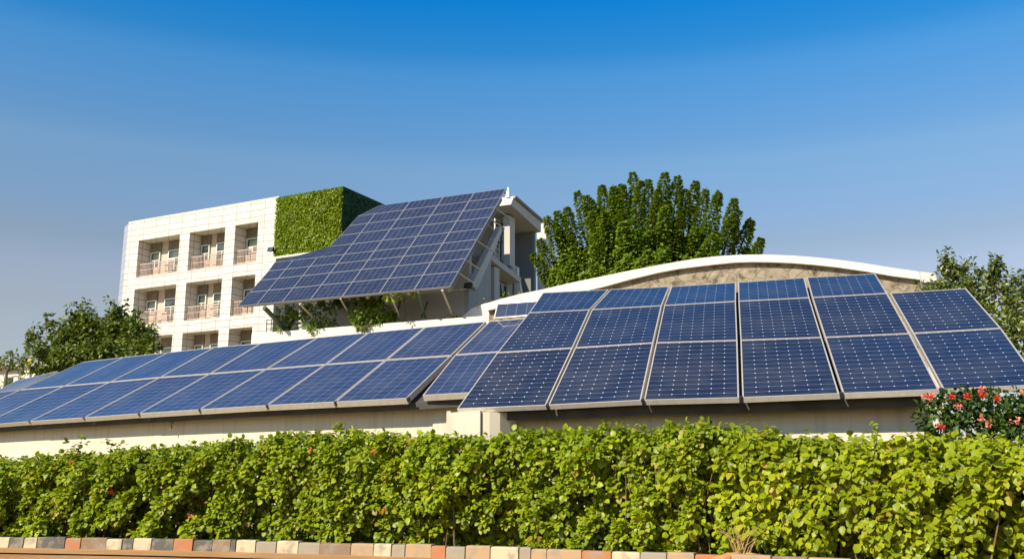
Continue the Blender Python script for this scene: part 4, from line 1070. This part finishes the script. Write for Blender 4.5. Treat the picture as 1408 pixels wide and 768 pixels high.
bush('tree', 'broad dark leafy tree beyond the left array in front of the white building', 'tree',
     [(150,462,36,38,24),(120,469,36,34,26),(172,450,36.5,20,12),(157,437,36,8,6),(187,469,35,20,22),(95,485,35.5,30,24),(80,454,36,12,8),(112,443,36,14,9),(205,481,34,12,10),(60,497,35,22,16),(135,492,34.5,60,14),(50,475,36,9,7),(186,507,34,34,18)],
     .19, .6, 14, 15, M['dark_leaf'], 'trees beyond the left array', .22, None, .2, sprigs=5)
bush('tree', 'small green tree at the left frame edge beyond a pale low house', 'tree',
     [(18,498,52,16,8),(14,491,52,8,5),(33,504,52,12,9),(3,503,53,14,7),(-14,500,53,12,9)], .26, .5, 8, 6, M['dark_leaf'], 'trees beyond the left array', .2, None, .12)
bush('shrub', 'green shrub below the pale low house at the left end of the array', 'shrub',
     [(8,531,44,16,9),(28,527,44,14,8),(-14,534,44,16,10)], .2, .5, 8, 7, M['tree_leaf'], None, .18, None, .06)
# right-hand shrubs beyond the right array
bush('shrub', 'pale leaved loose shrub at the right end of the arched wall', 'shrub',
     [(1290,407,22,16,12),(1305,389,22,9,9),(1306,372,22,5,4),(1295,379,22,4,4),(1322,393,22,13,13),(1338,387,22.3,9,9),(1318,411,21.5,26,14),(1270,411,23,14,8),(1342,409,21.5,20,22),(1318,445,21,26,26),(1285,425,22,20,12)],
     .13, .55, 9, 30, M['olive_leaf'], 'shrubs beyond the right array', .12, None, .05, sprigs=4)
bush('shrub', 'taller pale leaved shrub rising at the right frame edge', 'shrub',
     [(1365,389,21,8,10),(1364,378,21,4,5),(1372,409,21,18,18),(1394,401,21,10,10),(1398,421,20.5,16,22),(1378,442,20.5,24,28),(1402,462,20,20,28),(1412,487,19.5,22,24),(1430,437,20.5,22,34)],
     .13, .55, 9, 30, M['olive_leaf'], 'shrubs beyond the right array', .12, None, .05, sprigs=4)
# red flowering bush
rb = bush('flowering_bush', 'dark green bush with red and pink flowers in front of the right array', 'flowering bush',
     [(1300,570,10.9,30,26),(1285,575,10.95,18,26),(1330,562,10.8,40,24),(1365,560,10.7,40,22),(1395,562,10.6,34,26),(1430,570,10.5,40,30),(1345,592,10.7,60,20),(1400,596,10.5,50,22)],
     .075, .6, 9, 60, M['rose_leaf'], None, .08, None, .03)
for x, y, r, m in ((1278,548,.075,'red'),(1282,543,.03,'pink'),(1271,545,.03,'pink'),(1353,543,.07,'red'),(1351,536,.04,'pink'),(1317,557,.04,'pink'),(1292,586,.04,'red'),(1348,574,.04,'pink'),(1360,582,.055,'pink'),(1397,581,.05,'pink'),
                   (1308,545,.025,'red'),(1330,546,.035,'red'),(1406,541,.05,'orange'),(1372,548,.03,'red')):
    c = atY(x, y, 10.35) - rb.location; petals(c, r * .7, 24, M[m], rb, .034)

# plants on the terrace below the awning
def tl(px, py, y):
    p = WF.wor(WF.onY(px, py, y)); return p.y
TW = 'plants on the terrace under the awning'
tb = lambda px, y: Vector((*(WF.wor(WF.onY(px, 440, y)).xy), lzt))
Yt = tl(510, 440, LY + .15)
bush('terrace_shrub', 'leafy olive green shrub in the middle of the white terrace', 'shrub', [(500,432,Yt,20,14),(522,430,Yt,20,14),(532,443,Yt,14,7),(505,445,Yt,14,6),(512,421,Yt,12,7),(538,441,Yt,14,7),(490,441,Yt,9,7)], .26, .5, 8, 8, M['tree_leaf'], TW, .2, tb(512, LY+.6), .06)
Yt = tl(440, 440, LY + .2)
bush('terrace_shrub', 'thin upright olive shrub on the left part of the white terrace', 'shrub', [(428,441,Yt,9,11),(442,446,Yt,9,11),(436,452,Yt,10,6),(454,438,Yt,8,14),(447,454,Yt,9,5)], .24, .45, 7, 8, M['tree_leaf'], TW, .18, tb(440, LY+.6), .05)
Yt = tl(400, 440, LY + .4)
bush('climbing_plant', 'green climber hanging below the left end of the tilted awning', 'climber', [(392,430,Yt,14,8),(410,427,Yt,18,7),(430,424,Yt,12,8),(386,446,Yt,8,10),(402,445,Yt,7,8),(418,447,Yt,6,8)], .24, .5, 8, 8, M['tree_leaf'], TW, .2, tb(395, LY+.6), .05)
Yt = tl(480, 420, LY + 2.4)
bush('climbing_plant', 'dark creeper in the shade right under the middle of the awning', 'climber', [(455,416,Yt,22,7),(485,413,Yt,24,8),(515,410,Yt,18,6)], .24, .5, 8, 8, M['dark_leaf'], TW, .2, tb(485, LY+2.4), .05)
Yt = tl(555, 405, LY - .9)
bush('climbing_plant', 'small bright creeper along the right half of the lower awning edge', 'climber', [(540,408,Yt,10,4),(556,405,Yt,12,5),(570,401,Yt,8,4)], .22, .5, 8, 9, M['moss_leaf'], TW, .16, tb(556, LY+.5), .04)
def tuft(px, py, Y, label, mat, s=.16):
    c = atY(px, py, Y); o = empty('weed_tuft', c, 0, label, 'weed')
    C = rng.normal(0, .18, (9, 3)) * [1.3, .6, .5]; P, A, N = rosettes(C, C * 2 + [0, 0, .6], .1, 7, (10, 90), .1)
    leaves('leaves', P, A, N, s, .4, M[mat], o)
    mb = MB(); mb.tube([(0, 0, -.25), (0, 0, 0), (.05, 0, .15)], .02, 5, .008); mb.build('stem', M['twig'], o)
tuft(677, 418, 44.0, 'brownish weed tuft at the right end of the terrace beside the small panel', 'olive_leaf')
tuft(706, 411, AF.o.y + 6.2, 'low weed tuft on the white coping above the small top panel', 'olive_leaf', .14)
tuft(624, 437, WF.wor(WF.onY(624, 437, LY + .4)).y, 'yellowish weed tuft at the foot of the rightmost awning strut', 'olive_leaf', .2)
tuft(452, 352, 55.2, 'green weed tuft growing through the left edge of the tilted awning', 'moss_leaf', .2) if False else None

# ---- far left: low house and yellow post
HF = Frame(atY(0, 520, 58.0), 24)
a, b = HF.onY(-60, 513, 0), HF.onY(72, 508, 0)
lh = empty('low_house', HF.o, HF.yaw, 'pale low house with an orange roof edge at the far left', 'house')
mb = MB(); mb.box(a.x, b.x, 0, 6, -.06, a.z); mb.build('wall', M['pale_plaster'], lh)
mb = MB(); mb.box(a.x - .2, b.x + .3, -.35, 6.3, a.z + .002, a.z + .22); mb.build('roof', M['terracotta'], lh)
mb = MB(); w = HF.onY(14, 525, 0); mb.box(w.x - .5, w.x + .5, -.05, -.002, w.z - .8, w.z + .3); mb.build('window', M['dark_room'], lh)
c = atY(39.5, 512, 50); d = atY(39.5, 497, 50)
po = empty('post', (c.x, c.y, -.06), 0, 'thin yellow post beside the small dark tree at the far left', 'post')
mb = MB(); mb.tube([(0, 0, 0), (0, 0, d.z + .06)], .10, 8, .08); mb.build('shaft', M['yellow'], po)
mb = MB(); mb.box(-.17, .17, -.17, .17, d.z + .062, d.z + .2); mb.build('cap', M['yellow'], po)
mb = MB()
for px in (22, 38):
    p = atY(px, 530, 40); q = atY(px, 517 if px == 22 else 512, 40)
    fo = MB(); fo.box(p.x - .09, p.x + .09, p.y - .09, p.y + .09, -.06, q.z); fo.box(p.x - .13, p.x + .13, p.y - .13, p.y + .13, q.z + .002, q.z + .08)
    tag(fo.build('gate_post', M['white']), f'white square gate post at the far left, {"shorter one nearer the frame edge" if px == 22 else "taller one beside the array"}', 'gate post', 'white gate posts at the far left')
